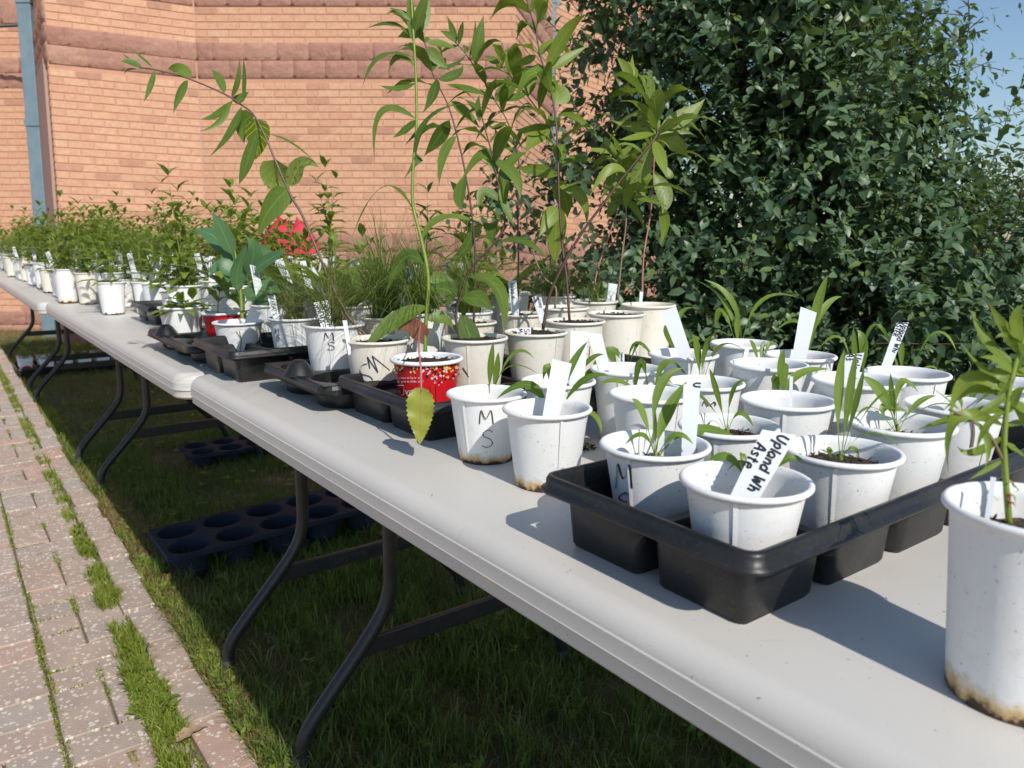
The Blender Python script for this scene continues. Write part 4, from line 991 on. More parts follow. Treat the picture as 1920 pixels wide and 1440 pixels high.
# the arching vine in the cup marked SM
o = C['L2']; dv = soil_depth(o, 690, 634)
vp = [(692, 634), (652, 592), (616, 520), (592, 462), (566, 402), (546, 368), (520, 310), (500, 262), (476, 216), (450, 195), (420, 176), (352, 147), (292, 131), (262, 127)]
st = px_stem(o, vp, dv, .0026, .0011, 'stem_vine', 60)
VL = [((265, 127, 245, 117, 226, 116, 13), 'vine_leaf'), ((250, 121, 238, 108, 231, 101, 5), 'vine_leaf'), ((255, 130, 240, 131, 232, 141, 4), 'vine_leaf'), ((287, 127, 262, 105, 241, 88, 4), 'vine_leaf'),
 ((290, 132, 281, 165, 269, 192, 9), 'vine_leaf'), ((352, 148, 336, 130, 315, 130, 21), 'vine_leaf'), ((352, 150, 336, 180, 325, 213, 12), 'vine_leaf'), ((420, 176, 410, 146, 396, 130, 14), 'vine_leaf'),
 ((434, 183, 446, 150, 449, 107, 8), 'vine_leaf'), ((457, 190, 459, 145, 456, 106, 9), 'vine_leaf'), ((444, 195, 454, 184, 467, 172, 24), 'vine_leaf'), ((437, 188, 408, 215, 376, 223, 17), 'vine_leaf'),
 ((432, 190, 410, 230, 373, 246, 9), 'vine_leaf'), ((453, 200, 432, 250, 391, 295, 15), 'vine_leaf'), ((475, 216, 456, 236, 458, 268, 28), 'vine_leaf'), ((478, 222, 483, 262, 479, 299, 37), 'veined_leaf'),
 ((484, 240, 462, 308, 448, 346, 18), 'vine_leaf'), ((505, 252, 548, 270, 595, 308, 14), 'vine_leaf'), ((518, 299, 521, 340, 547, 378, 46), 'spotted_leaf'), ((546, 350, 565, 308, 598, 314, 24), 'spotted_leaf'), ((540, 355, 504, 395, 484, 442, 34), 'vine_leaf')]
for i, (sp, mt) in enumerate(VL): px_leaf(sp, dv, st, M[mt], 'ovate' if sp[6] > 20 else 'lance', i, 12, .75 if sp[6] > 20 else .5)
# the tall sunflower in the red cup
o = C['L1']; dv = soil_depth(o, 797, 664)
sp1 = [(797, 664), (799, 600), (803, 520), (789, 445), (774, 382), (775, 310), (781, 240), (780, 150), (775, 60), (772, 10), (771, -40)]
st = px_stem(o, sp1, dv, .0031, .0016, 'stem_green', 60)
for i, sp in enumerate([(770, 40, 748, 22, 728, 16, 8), (774, 75, 738, 46, 688, 53, 9), (775, 80, 770, 20, 768, -30, 13), (779, 110, 716, 106, 680, 162, 13), (779, 125, 745, 107, 727, 142, 10), (780, 156, 748, 166, 711, 160, 13),
    (781, 224, 715, 210, 703, 309, 11), (782, 225, 760, 244, 736, 258, 13), (777, 300, 802, 225, 868, 195, 12), (776, 310, 785, 296, 757, 336, 15), (774, 392, 716, 352, 658, 450, 10), (790, 452, 838, 407, 925, 433, 14),
    (795, 497, 757, 485, 722, 556, 23), (803, 528, 835, 528, 862, 560, 22), (803, 575, 735, 606, 679, 660, 27), (804, 540, 845, 548, 832, 575, 26), (800, 600, 832, 598, 850, 620, 20), (776, 60, 790, 20, 803, -20, 18)]):
    px_leaf(sp, dv, st, M['sunflower_leaf'], 'lance', i + 3, 14, .55, .12)
def front_depth(x, y, dq):
    r = ray(x, y); k0 = (CAM - L0) @ B; return (dq - k0) / (r @ B)
dl = front_depth(788, 780, .078)
sp_ = [(800, 640, dv), (791, 604, dv - .012), (785, 640, dl + .03), (789, 690, dl + .004), (790, 735, dl)]
v, f = tube(catmull([at_d(x, y, q) for x, y, q in sp_], 24), .0012, 6); mesh_obj('leaf_stalk', v, f, M['stem_pink'], st, True)
px_leaf((789, 726, 788, 785, 787, 833, 40, .0), dl, st, M['yellow_leaf'], 'ovate', 3, 26, .95, .25, .07)
px_leaf((798, 640, 772, 612, 744, 622, 28), dv, st, M['dead_leaf'], 'ovate', 4, 9, .7, .4)
# the milkweeds in the cream cups
def tall(key, pts, r0, mat, nodes, ln, w, lm, seed, dd=0.0, extra=(), spots=None, **k):
    o = C[key]; x, y = pts[0]; q = CAM + ray(x, y) * soil_depth(o, x, y)
    if math.hypot(q[0] - o.c[0], q[1] - o.c[1]) > o.rt * .7: dv = depth(A(o.c[0], o.c[1], o.zs))
    else: dv = soil_depth(o, x, y)
    st = px_stem(o, pts, dv, r0, r0 * .45, mat, 50, dd); auto_leaves(st, pts, dv, dd, nodes, ln, w, lm, seed, spots=spots, **k)
    for i, sp in enumerate(extra): px_leaf(sp, dv + dd * .6, st, M[lm if not spots or i % 3 else spots], 'lance', i + seed, 12, .6)
    return st
nl = lambda a, b_, n_: list(np.linspace(a, b_, n_ + 2))
tall('S9', [(862, 640), (855, 590), (868, 540), (882, 505), (935, 445), (947, 400), (932, 335), (922, 287), (905, 225), (897, 190)], .0022, 'stem_purple', nl(.42, .98, 6), .075, .015, 'sunflower_leaf', 11, 0,
     [(930, 330, 905, 290, 860, 350, 20), (942, 380, 905, 360, 902, 405, 16), (936, 350, 950, 395, 965, 425, 12), (925, 300, 965, 330, 975, 375, 18), (880, 508, 872, 560, 868, 600, 24), (880, 520, 932, 540, 946, 622, 38), (866, 560, 900, 562, 925, 582, 26), (862, 590, 884, 640, 896, 702, 30), (900, 230, 896, 200, 899, 178, 9)])
tall('S10', [(888, 606), (889, 560), (891, 487), (885, 405), (872, 322), (857, 255), (840, 197), (812, 140), (800, 92), (790, 66), (782, 48)], .0022, 'stem_purple', nl(.52, .97, 6), .085, .018, 'sunflower_leaf', 12, 0,
     [(790, 62, 795, 20, 806, -14, 21), (800, 80, 830, 84, 860, 93, 16), (802, 88, 820, 110, 843, 132, 18), (820, 128, 852, 122, 878, 98, 14), (822, 150, 855, 140, 868, 122, 16), (818, 148, 812, 180, 792, 212, 18), (838, 158, 880, 170, 912, 177, 18), (843, 225, 820, 260, 795, 292, 22), (845, 190, 875, 215, 900, 240, 18), (855, 255, 832, 290, 823, 350, 16), (872, 330, 862, 370, 868, 395, 20), (887, 430, 870, 470, 842, 485, 16)])
tall('S7', [(968, 592), (971, 545), (972, 480), (971, 392), (975, 330), (967, 275), (950, 225), (927, 187), (900, 140), (872, 100), (853, 78)], .0021, 'stem_purple', nl(.50, .97, 6), .08, .014, 'sunflower_leaf', 13, 0,
     [(855, 82, 848, 55, 838, 30, 10), (890, 122, 897, 75, 907, 28, 20), (880, 108, 890, 70, 890, 35, 6), (855, 80, 840, 65, 825, 58, 10), (925, 185, 975, 180, 985, 160, 16), (930, 190, 955, 165, 995, 122, 24), (950, 228, 925, 240, 915, 225, 10), (968, 290, 940, 265, 928, 240, 14)])
tall('S6', [(1040, 580), (1042, 540), (1020, 520), (1000, 470), (1018, 430), (1046, 386), (1047, 330), (1046, 290), (1030, 237), (1000, 195), (977, 165), (950, 135), (936, 116)], .0021, 'stem_tan', nl(.55, .97, 6), .08, .02, 'milkweed_leaf', 14, 0,
     [(936, 118, 922, 112, 908, 105, 11), (938, 118, 935, 95, 936, 78, 6), (1030, 235, 1000, 245, 965, 243, 22), (1030, 238, 1005, 258, 985, 286, 28), (1047, 310, 1085, 300, 1120, 305, 18), (1045, 330, 1010, 320, 965, 315, 20), (1047, 335, 1060, 372, 1064, 408, 32), (1048, 385, 1042, 440, 1040, 500, 30), (1046, 390, 1030, 410, 1010, 445, 24), (1047, 350, 1090, 370, 1100, 425, 18)])
tall('S2', [(1068, 604), (1062, 520), (1055, 467), (1049, 390), (1046, 300), (1042, 225), (1030, 155), (1015, 112), (1002, 50), (988, 2), (980, -40)], .0024, 'stem_purple', nl(.58, .99, 5), .085, .022, 'milkweed_leaf', 15, .03,
     [(1030, 130, 1062, 110, 1105, 84, 16), (1020, 138, 990, 145, 965, 195, 18), (1040, 195, 1045, 175, 1032, 165, 38), (1045, 215, 1085, 225, 1125, 265, 14), (1012, 108, 1022, 85, 1048, 72, 12), (1005, 104, 985, 115, 960, 122, 12)])
tall('S1', [(1018, 618), (1030, 555), (1056, 497), (1092, 435), (1140, 370), (1178, 320), (1222, 267), (1233, 247), (1227, 220), (1207, 180), (1182, 148)], .0026, 'stem_purple', nl(.66, .985, 5), .085, .022, 'milkweed_leaf', 16, .02,
     [(1238, 238, 1285, 218, 1322, 185, 26), (1234, 262, 1268, 270, 1292, 299, 24), (1237, 252, 1270, 245, 1300, 252, 14), (1230, 240, 1190, 240, 1145, 225, 20), (1228, 250, 1195, 258, 1160, 262, 16), (1225, 215, 1222, 190, 1228, 158, 22), (1215, 190, 1220, 160, 1216, 130, 14), (1185, 150, 1172, 125, 1155, 106, 14), (1185, 150, 1184, 125, 1186, 102, 10), (1220, 275, 1200, 320, 1180, 345, 26), (1226, 262, 1240, 300, 1248, 330, 18), (1175, 325, 1140, 320, 1105, 370, 16)], 'spotted_leaf')
tall('S5', [(1112, 556), (1120, 507), (1140, 447), (1160, 385), (1168, 320), (1164, 275)], .0017, 'stem_pink', nl(.7, .97, 3), .08, .02, 'milkweed_leaf', 17, .03,
     [(1160, 300, 1145, 340, 1128, 372, 16), (1165, 290, 1120, 282, 1110, 285, 10), (1162, 340, 1150, 370, 1138, 405, 20), (1166, 330, 1185, 350, 1215, 370, 14)], 'spotted_leaf')
tall('S3', [(1158, 560), (1166, 482), (1174, 413), (1170, 363), (1161, 292)], .0019, 'stem_tan', nl(.6, .97, 3), .085, .022, 'milkweed_leaf', 18, .02,
     [(1170, 360, 1150, 390, 1138, 410, 18), (1175, 380, 1195, 395, 1209, 435, 12), (1168, 362, 1215, 375, 1256, 388, 8), (1160, 300, 1140, 270, 1135, 255, 12), (1165, 330, 1195, 345, 1215, 362, 24)], 'spotted_leaf')
tall('S4', [(1204, 560), (1207, 480), (1220, 397), (1226, 313), (1227, 267)], .0019, 'stem_pink', nl(.75, .97, 2), .085, .022, 'milkweed_leaf', 19, .0,
     [(1226, 325, 1246, 370, 1240, 400, 26), (1238, 390, 1247, 420, 1238, 460, 16), (1226, 330, 1205, 345, 1212, 372, 20), (1228, 300, 1255, 330, 1247, 330, 14)], 'spotted_leaf')
# small dark seedlings with few leaves in the other pots
tall('L6', [(408, 590), (410, 560), (415, 530)], .0018, 'stem_green', [.4, .7, .95], .05, .022, 'sunflower_leaf', 20)
o = C['L5']; dv = soil_depth(o, 455, 604)
st = px_stem(o, [(455, 606), (452, 560), (448, 520), (440, 470)], dv, .0045, .002, 'stem_green', 24)
for i, sp in enumerate([(452, 570, 430, 500, 420, 462, 34), (452, 560, 445, 510, 470, 450, 30), (450, 540, 420, 500, 392, 520, 26), (455, 575, 480, 545, 510, 520, 30), (446, 510, 410, 450, 362, 432, 34), (445, 500, 420, 440, 398, 398, 24), (452, 540, 475, 480, 462, 445, 26), (455, 585, 490, 570, 505, 545, 28), (450, 530, 500, 490, 540, 470, 22), (448, 500, 480, 470, 520, 480, 20)]):
    px_leaf(sp, dv, st, M['blue_leaf'], 'petiole', i, 12, .55, .08)
# the stalk in the big cup at the right
o = C['F']; dF = soil_depth(o, 1893, 985); dF = min(dF, depth(o.c) * 1.02)
sF = [(1893, 985), (1886, 900), (1883, 830), (1889, 755), (1902, 690), (1918, 640), (1930, 600)]
st = px_stem(o, sF, dF, .0019, .0011, 'stem_green', 40)
px_stem(o, [(1889, 880), (1855, 815), (1815, 785), (1780, 768)], dF, .0008, .0005, 'stem_tan', 16)
for i, sp in enumerate([(1902, 690, 1850, 640, 1822, 582, 20), (1904, 685, 1862, 655, 1823, 634, 12), (1910, 665, 1888, 632, 1866, 634, 13), (1900, 700, 1868, 676, 1836, 670, 16), (1893, 740, 1815, 712, 1780, 790, 24), (1893, 735, 1838, 722, 1768, 770, 20), (1889, 765, 1800, 782, 1720, 806, 19), (1885, 800, 1796, 785, 1778, 885, 18), (1888, 770, 1838, 772, 1775, 792, 18), (1884, 815, 1828, 848, 1794, 836, 14), (1918, 640, 1930, 660, 1950, 690, 20), (1905, 690, 1930, 720, 1960, 760, 22), (1890, 755, 1925, 770, 1960, 800, 20), (1884, 830, 1905, 845, 1935, 865, 12), (1915, 650, 1905, 600, 1920, 570, 18), (1905, 680, 1885, 720, 1870, 745, 16), (1920, 640, 1900, 625, 1885, 600, 14), (1888, 780, 1905, 740, 1930, 725, 16), (1896, 720, 1870, 700, 1846, 705, 18), (1800, 770, 1770, 745, 1742, 722, 10), (1830, 790, 1852, 830, 1846, 880, 10), (1870, 700, 1840, 690, 1800, 640, 12), (1905, 640, 1880, 610, 1850, 560, 14), (1900, 700, 1935, 690, 1960, 650, 16), (1895, 735, 1860, 760, 1800, 800, 12), (1884, 860, 1850, 880, 1815, 900, 8), (1890, 745, 1930, 800, 1950, 850, 14), (1892, 745, 1850, 735, 1800, 745, 12), (1900, 695, 1870, 660, 1850, 610, 13), (1886, 800, 1915, 790, 1950, 770, 14), (1888, 770, 1850, 800, 1830, 850, 10)]):
    px_leaf(sp, dF, st, M['milkweed_leaf'], 'lance', i + 40, 12, .5, .1)
R = random.Random(3)
for q in range(5):
    a, b_ = R.uniform(895, 960), 1; px_leaf((1887, a, 1887 + R.uniform(4, 14), a - 8, 1887 + R.uniform(8, 26), a + R.uniform(2, 20), 5), dF - .002, st, M['dead_leaf'] if q % 2 else M['straw_blade'], 'lance', q, 7, .5, .5)

# ------------------------------------------------------------ plant tags
def plant_tag(bot, top, wpx, dep, label, lines=(), lean=0.0, hpx=None, slant=0.0, group=None, ink=.0013, edge=None):
    """flat plastic stake from picture points; writing runs down its length"""
    b_, t_ = at_d(*bot, dep), at_d(*top, dep + lean); wv = wpx / F_PX * dep
    tx = nrm(t_ - b_); mid = (b_ + t_) / 2; vd = nrm(CAM - mid); s = nrm(np.cross(tx, vd)); s = s if s[0] > 0 else -s; n_ = np.cross(s, tx); n_ = n_ if n_ @ vd > 0 else -n_
    b_ = b_ - tx * .02; ln = np.linalg.norm(t_ - b_); th = .0005
    root = thing('plant_tag', b_, label, 'plant tag', group)
    out = [(-wv / 2 * .55, 0), (wv / 2 * .55, 0), (wv / 2, ln * .22), (wv / 2, ln - .002 - slant), (-wv / 2, ln - .002 + slant)]
    v = [b_ + s * a + tx * c + n_ * e for e in (-th, th) for a, c in out]; k = 5
    mesh_obj('stake', v, [tuple(range(k, 2 * k)), tuple(reversed(range(k)))] + [(i, (i + 1) % k, k + (i + 1) % k, k + i) for i in range(k)], M['tag_white'], root)
    if lines:
        def fm(a): return b_ + tx * (ln - a[0]) + s * a[1] + n_ * th, n_
        paths = []
        for i, (txt, h, off) in enumerate(lines): paths += write(txt, wv * .14, off * wv, h * wv)
        paths = [q for q in paths if max(p[0] for p in q) < ln * .97]
        stroke_mesh(paths, fm, ink).build('handwriting', M['ink'], root)
    return root
D = lambda k: depth(A(C[k].c[0], C[k].c[1], C[k].zs + .03))
plant_tag((1030, 778), (1055, 674), 37, D('C2') + .012, 'blank white tag leaning in the unmarked stained cup')
plant_tag((1079, 712), (1087, 618), 33, D('C3'), 'tall blank tag standing in the cup with spilt soil')
plant_tag((1128, 680), (1114, 622), 26, D('R8') + .02, 'blank tag leaning left in front of the cream cups', slant=.003)
plant_tag((1278, 655), (1252, 577), 30, D('R5') + .01, 'white tag tilted left before the bush beside the cream cups')
plant_tag((1496, 668), (1517, 578), 30, D('R3') + .012, 'clean white tag leaning right before the bush', slant=.002)
plant_tag((1652, 708), (1694, 602), 19, D('R1') - .01, 'grey tag lettered Upland White ASTER against the bush', [('Upland Whi', .52, .05), ('ASTER', .42, -.42)], slant=-.002, ink=.0009)
plant_tag((1580, 756), (1604, 660), 30, D('R2') - .025, 'white tag lettered Upland beside tall upright leaves', [('Upland', .42, .02), ('As', .4, -.42)], slant=-.003, ink=.0010)
plant_tag((1167, 722), (1166, 660), 9, D('R8') - .012, 'narrow edge-on tag with faint lettering', [('Upland', .5, -.25)], ink=.0006)
plant_tag((1387, 712), (1402, 650), 8, D('R6') + .0, 'thin edge-on tag standing between the aster cups')
plant_tag((1288, 852), (1298, 713), 31, D('T1') + .016, 'tall blank grey tag with one letter in the MS tray cup', [('U', .42, .1)], slant=-.002)
plant_tag((1480, 822), (1484, 702), 6, D('R10') - .03, 'thin dark-edged stake in front of a wide cup')
plant_tag((1398, 918), (1464, 806), 58, D('T2') + .004, 'large tilted tag lettered Upland W and Aste in bold black', [('Upland Wh', .36, .02), ('   Aste', .36, -.44)], slant=-.004, ink=.0015)
plant_tag((1848, 985), (1864, 888), 9, dF - .01, 'narrow translucent stake beside the thick stalk')
plant_tag((613, 618), (601, 563), 26, D('L3') - .02, 'white tag lettered SIDEOATS GRAMA at the cup rim', [('SIDEOATS', .40, .04), ('GRAMA', .40, -.46)], ink=.0011)
plant_tag((517, 600), (508, 552), 14, D('L4') - .02, 'white tag with black lettering in the leaning MS cup', [('SIDEOATS', .5, -.2)], ink=.0010)
plant_tag((982, 645), (982, 613), 27, D('S1') - .02, 'short tag lettered Swamp Milk low in the cream cup', [('Swamp', .34, .05), ('Milkw', .34, -.42)], ink=.0011)
plant_tag((966, 600), (960, 524), 16, D('S7') - .015, 'tall white tag with black lettering by the dark stem', [('Cabbage', .5, -.2)], ink=.0012)
plant_tag((1013, 585), (1005, 553), 17, D('S6') - .02, 'small grey tag lettered Swamp milk', [('Swamp', .40, .05), ('milk', .36, -.42)], ink=.0009)
plant_tag((1144, 566), (1150, 530), 17, D('S5'), 'blank grey tag behind the tallest stems')
plant_tag((858, 610), (852, 584), 14, D('S10') - .02, 'small tag lettered Milk half behind broad leaves', [('Milk', .5, -.2)], ink=.0010)
plant_tag((465, 612), (480, 580), 22, D('L5') - .01, 'curved white tag behind the broad-leaved cup')
plant_tag((652, 640), (646, 598), 8, D('L2') - .03, 'thin white stake in the cup marked SM')
plant_tag((1199, 590), (1203, 545), 6, D('S4') - .02, 'thin upright stake at the end of the cream cups')
plant_tag((340, 580), (322, 548), 12, D('L7') - .0, 'white tag in the tipped cup')

# ------------------------------------------------------------ crowded pots on the other tables
TK = []                                                 # taken spots (s, d, radius)
for k, o in C.items(): a, b_ = sd(o.c); TK.append((a, b_, o.rt))
FOOT = [(-.085, .165, .035, .34), (.44, .70, .10, .60), (-.47, -.09, .04, .41), (.21, .47, .075, .465), (-1.17, -.90, .125, .27), (-2.06, -1.86, .20, .40), (-2.92, -2.70, .05, .35), (1.005, 1.222, .03, .55)]
def foliage(o, kind, h, n_, seed, mat, parent=None):
    R = np.random.default_rng(seed); base = A(o.c[0], o.c[1], o.zs)
    if kind == 'grass':
        N = n_; b0 = base + np.stack([R.normal(0, .009, N), R.normal(0, .009, N), np.zeros(N)], 1)
        return blades2('blades', b0, h * .5, h, .0009, M[mat], o.root, R)
    P, Dd, Nn, l, w = [], [], [], [], []; mb = MB()
    for s in range(R.integers(2, 5) if kind == 'leafy' else 1):
        lean = A(R.normal(0, .16), R.normal(0, .16), 1); b0 = base + A(R.normal(0, .010), R.normal(0, .010), 0); hh = h * R.uniform(.6, 1.05); mid = b0 + lean * hh * .5; tip = b0 + nrm(lean + A(R.normal(0, .1), R.normal(0, .1), 0)) * hh
        Cc = bez(b0, mid, tip, 12); 
        if kind == 'leafy': mb.add(*tube(Cc[::2], np.linspace(.0016, .0008, 6), 5, False))
        a = R.uniform(0, 3)
        nn_ = max(4, int(hh / .030)) if kind == 'leafy' else 5
        for i in range(nn_):
            q = (.15 + .85 * i / (nn_ - 1)) if kind == 'leafy' else .05; p = Cc[min(11, int(q * 11))]; a += 1.4
            for e in (0, math.pi):
                if kind == 'rosette': up_ = R.uniform(.25, 2.4); L_ = h * R.uniform(.4, 1.0); W_ = L_ * R.uniform(.28, .42)
                else: up_ = R.uniform(.1, .9) + (1.2 if q > .9 else 0); L_ = R.uniform(.048, .085) * (1 - .4 * q * q); W_ = L_ * R.uniform(.30, .52)
                aa = a + e + R.normal(0, .25); P.append(p); Dd.append(A(math.cos(aa), math.sin(aa), up_)); Nn.append(A(-math.cos(aa) * .4, -math.sin(aa) * .4, 1)); l.append(L_); w.append(W_)
    if kind == 'leafy': mb.build('stem', M['stem_green'], o.root, True)
    V, Fc, uv = leafcloud(np.array(P), np.array(Dd), np.array(Nn), np.array(l), np.array(w), .25, .3 if kind == 'leafy' else .26)
    return mesh_obj('foliage', V, Fc, M[mat], o.root, True, uv=uv, attr=np.repeat(R.random(len(P)), 8))
def blades2(name, b0, h0, h1, w, mat, parent, R, spread=1.35):
    N = len(b0); n_ = 7; h = R.uniform(h0, h1, N); a = R.uniform(0, 6.28, N); dr = np.stack([np.cos(a), np.sin(a), 0 * a], 1); sdv = np.stack([-np.sin(a), np.cos(a), 0 * a], 1); ln = R.uniform(.1, 1.35, N) * spread
    t = np.linspace(0, 1, n_)[None, :, None]; Pn = b0[:, None] + (h[:, None, None]) * (t * (1 - .45 * ln[:, None, None] * t ** 2)) * UP + dr[:, None] * (h * ln)[:, None, None] * t ** 2 * .9
    ww = w * (1 - .85 * t); V = np.stack([Pn - sdv[:, None] * ww, Pn + sdv[:, None] * ww], 2).reshape(-1, 3)
    k = (np.arange(N)[:, None] * n_ + np.arange(n_ - 1)[None]).ravel()[:, None] * 2; Fc = k + np.array([[0, 1, 3, 2]])
    uv = np.tile(np.array([[0, .5], [1, .5]]), (N * n_, 1)); return mesh_obj(name, V, Fc, mat, parent, uv=uv, attr=np.repeat(R.random(N), n_ * 2))
# grass in the four grass cups
for k, h, n_, mt in (('L3', .15, 150, 'straw_blade'), ('L4', .15, 120, 'straw_blade'), ('L9', .26, 420, 'fine_grass'), ('S8', .17, 260, 'fine_grass')):
    foliage(C[k], 'grass', h, n_, 5, mt)
foliage(C['L3'], 'grass', .21, 160, 8, 'fine_grass'); foliage(C['L4'], 'grass', .20, 110, 9, 'fine_grass'); foliage(C['L7'], 'leafy', .05, 5, 4, 'far_leaf')
foliage(C['S5'], 'grass', .10, 60, 3, 'fine_grass')
# prototypes, copied over the tables
def dup(root, loc, rot, sc, label, group):
    r = root.copy(); col.objects.link(r); r.location = loc; r.rotation_euler = (0, 0, rot); r.scale = (1, 1, sc); r['label'] = label; r['group'] = group
    for ch in root.children:
        c = ch.copy(); col.objects.link(c); c.parent = r
        for g_ in ch.children:
            e = g_.copy(); col.objects.link(e); e.parent = c
    return r
LOOK = {}
KINDS = {'leafy': [], 'broad': [], 'grass': []}
PARK = 0
def proto(kind, i):
    o = make_cup((0, 0, 0), .105 + .012 * (i % 3), 'x', 'potted plant', ('paper_white', 'paper_cream', 'paper_stained')[i % 3], rt=.043, soil=.85, seg=22, name={'leafy': 'potted_seedling', 'broad': 'potted_plant', 'grass': 'potted_grass'}[kind], seam=False)
    if kind == 'leafy': foliage(o, 'leafy', (.17, .23, .28, .20, .33, .25)[i % 6], 0, 50 + i, ('far_leaf', 'aster_leaf', 'milkweed_leaf')[i % 3])
    elif kind == 'broad': foliage(o, 'rosette', (.14, .165, .15)[i % 3], 0, 70 + i, ('blue_leaf', 'milkweed_leaf', 'far_leaf')[i % 3])
    else: foliage(o, 'grass', (.24, .28, .21)[i % 3], 380, 90 + i, ('fine_grass', 'straw_blade', 'fine_grass')[i % 3])
    KINDS[kind].append(o.root)
    LOOK[o.root.name] = (('white', 'cream', 'stained white')[i % 3], {'leafy': ('short', 'medium', 'tall', 'low', 'very tall', 'bushy')[i % 6] + ' leafy seedlings', 'broad': ('bluish broad leaves', 'green broad leaves', 'pale broad leaves')[i % 3], 'grass': ('green grass', 'straw-coloured grass', 'short green grass')[i % 3]}[kind])
for i in range(8): proto('leafy', i)
for i in range(3): proto('broad', i)
for i in range(3): proto('grass', i)
USED = set()
def potlabel(p, kind, s, d, where):
    cupc, word = LOOK[p.name]
    row = 'path side' if d < .22 else 'middle rows' if d < .48 else 'back row'
    if where == 'aster table': end = 'behind the front row'; row = row.replace('path side', 'tray side')
    else:
        s0 = {'middle table': -2.075, 'far table': -4.15, 'farthest table': -6.23}[where]; t = (s - s0) / 2.06
        end = {'middle table': ('by the far table', 'halfway along', 'by the aster table'), 'far table': ('by the farthest table', 'halfway along', 'by the middle table'), 'farthest table': ('by the downpipe end', 'halfway along', 'by the far table')}[where][min(2, int(t * 3))]
    return '%s cup of %s, %s %s, %s' % (cupc, word, where, row, end)
def place_pot(s, d, kind, where, z=0.0, sc=None):
    for a, b_, r in TK:
        if math.hypot(s - a, d - b_) < r + .047: return None
    for a0, a1, b0, b1 in FOOT:
        if a0 - .035 < s < a1 + .035 and b0 - .035 < d < b1 + .035 and z < .003: return None
    TK.append((s, d, .043)); p = rnd.choice(KINDS[kind]); P = T(s, d, z)
    lab = potlabel(p, kind, s, d, where)
    lab0 = {'leafy': 'white paper cup crowded with leafy green seedlings on the ', 'broad': 'white paper cup with a broad-leaved plant on the ', 'grass': 'white paper cup of fine arching grass on the '}[kind] + where
    grp = {'leafy': 'leafy seedling cups on the ', 'broad': 'broad-leaved cups on the ', 'grass': 'grass cups on the '}[kind] + where
    return dup(p, P, rnd.uniform(0, 6.28), sc or rnd.uniform(.9, 1.12), lab, grp)
TAGM = None
def small_tag(s, d, z, where):
    global TAGM
    if TAGM is None:
        v, f = box((0, 0, .05), (.0085, 0, 0), (0, .0005, 0), (0, 0, .055)); TAGM = bpy.data.meshes.new('plant_tag'); TAGM.from_pydata(v.tolist(), [], f); TAGM.materials.append(M['tag_white'])
        TAGM.materials.append(M['ink'])
        bmv = [tuple(q) for q in v]; k = 8
        for q in range(3):
            x = -.005 + q * .004; bmv += [(x, -.0008, .066), (x + .0016, -.0008, .066), (x + .0016, -.0008, .100 - .006 * q), (x, -.0008, .100 - .006 * q)]
        TAGM.clear_geometry(); TAGM.from_pydata(bmv, [], list(f) + [(8 + 4 * q, 9 + 4 * q, 10 + 4 * q, 11 + 4 * q) for q in range(3)])
        for q, p in enumerate(TAGM.polygons): p.material_index = 1 if q >= 6 else 0
    o = bpy.data.objects.new('plant_tag', TAGM); col.objects.link(o); P = T(s, d, z); o.location = P; o.rotation_euler = (rnd.gauss(0, .18), rnd.gauss(0, .2), rnd.gauss(.3, .5))
    tag(o, 'small white plant tag among the crowded cups on the ' + where, 'plant tag', 'small tags on the ' + where)
# behind the near row on the aster table: grasses and broad-leaved plants
for s, d, kd in ((.40, .52, 'grass'), (.30, .56, 'grass'), (.20, .50, 'grass'), (.345, .655, 'grass'), (.24, .66, 'grass'), (.13, .42, 'broad'), (.12, .56, 'leafy'), (.09, .68, 'broad'), (.02, .46, 'broad'), (.02, .60, 'leafy'), (.45, .70, 'grass'), (.13, .66, 'leafy'), (.14, .31, 'grass'), (.36, .37, 'grass'), (-.01, .71, 'leafy'), (.11, .22, 'broad')):
    if place_pot(s, d, kd, 'aster table', sc=1.0): 
        if rnd.random() < .6: small_tag(s - .02, d - .015, .095, 'aster table')
# pots standing in the cells of the trays
for s, d in ((-.28, .225), (-.155, .225), (-.405, .225), (-.405, .35), (-.28, .35), (-.155, .35), (.276, .27), (.404, .27), (.276, .398), (.404, .398), (-.02, .19), (.10, .19), (.10, .29), (-.02, .29)):
    w_ = 'aster table' if s > 0 else 'middle table'
    if place_pot(s, d, 'grass' if s > .2 else 'broad', w_, z=.004, sc=1.0): small_tag(s - .02, d - .015, .10, w_)
# the middle table
for s, d in ((-1.95, .05), (-1.86, .11), (-1.52, .13), (-1.46, .075), (-1.36, .11), (-1.33, .21), (-.73, .17), (-.62, .16)):
    place_pot(s, d, 'leafy', 'middle table', sc=1.0)
def crowd(s0, s1, d0, d1, where, pb, step=.102, p=.93, tagp=.5):
    s = s0
    while s < s1:
        d = d0 + rnd.uniform(0, .05)
        while d < d1:
            if rnd.random() < p:
                kd = 'grass' if rnd.random() < .06 else 'broad' if rnd.random() < pb(s) else 'leafy'
                if place_pot(s + rnd.gauss(0, .008), d + rnd.gauss(0, .008), kd, where):
                    if rnd.random() < tagp: small_tag(s + rnd.gauss(0, .02), d - .02, .09, where)
            d += step
        s += step
crowd(-.98, -.08, .28, .70, 'middle table', lambda s: .45 if s > -.55 else .1)
crowd(-2.04, -.98, .20, .70, 'middle table', lambda s: .08)
crowd(-4.1, -2.12, .06, .70, 'far table', lambda s: .08, tagp=.45)
crowd(-6.1, -4.2, .06, .66, 'farthest table', lambda s: .08, .115, .8, .2)
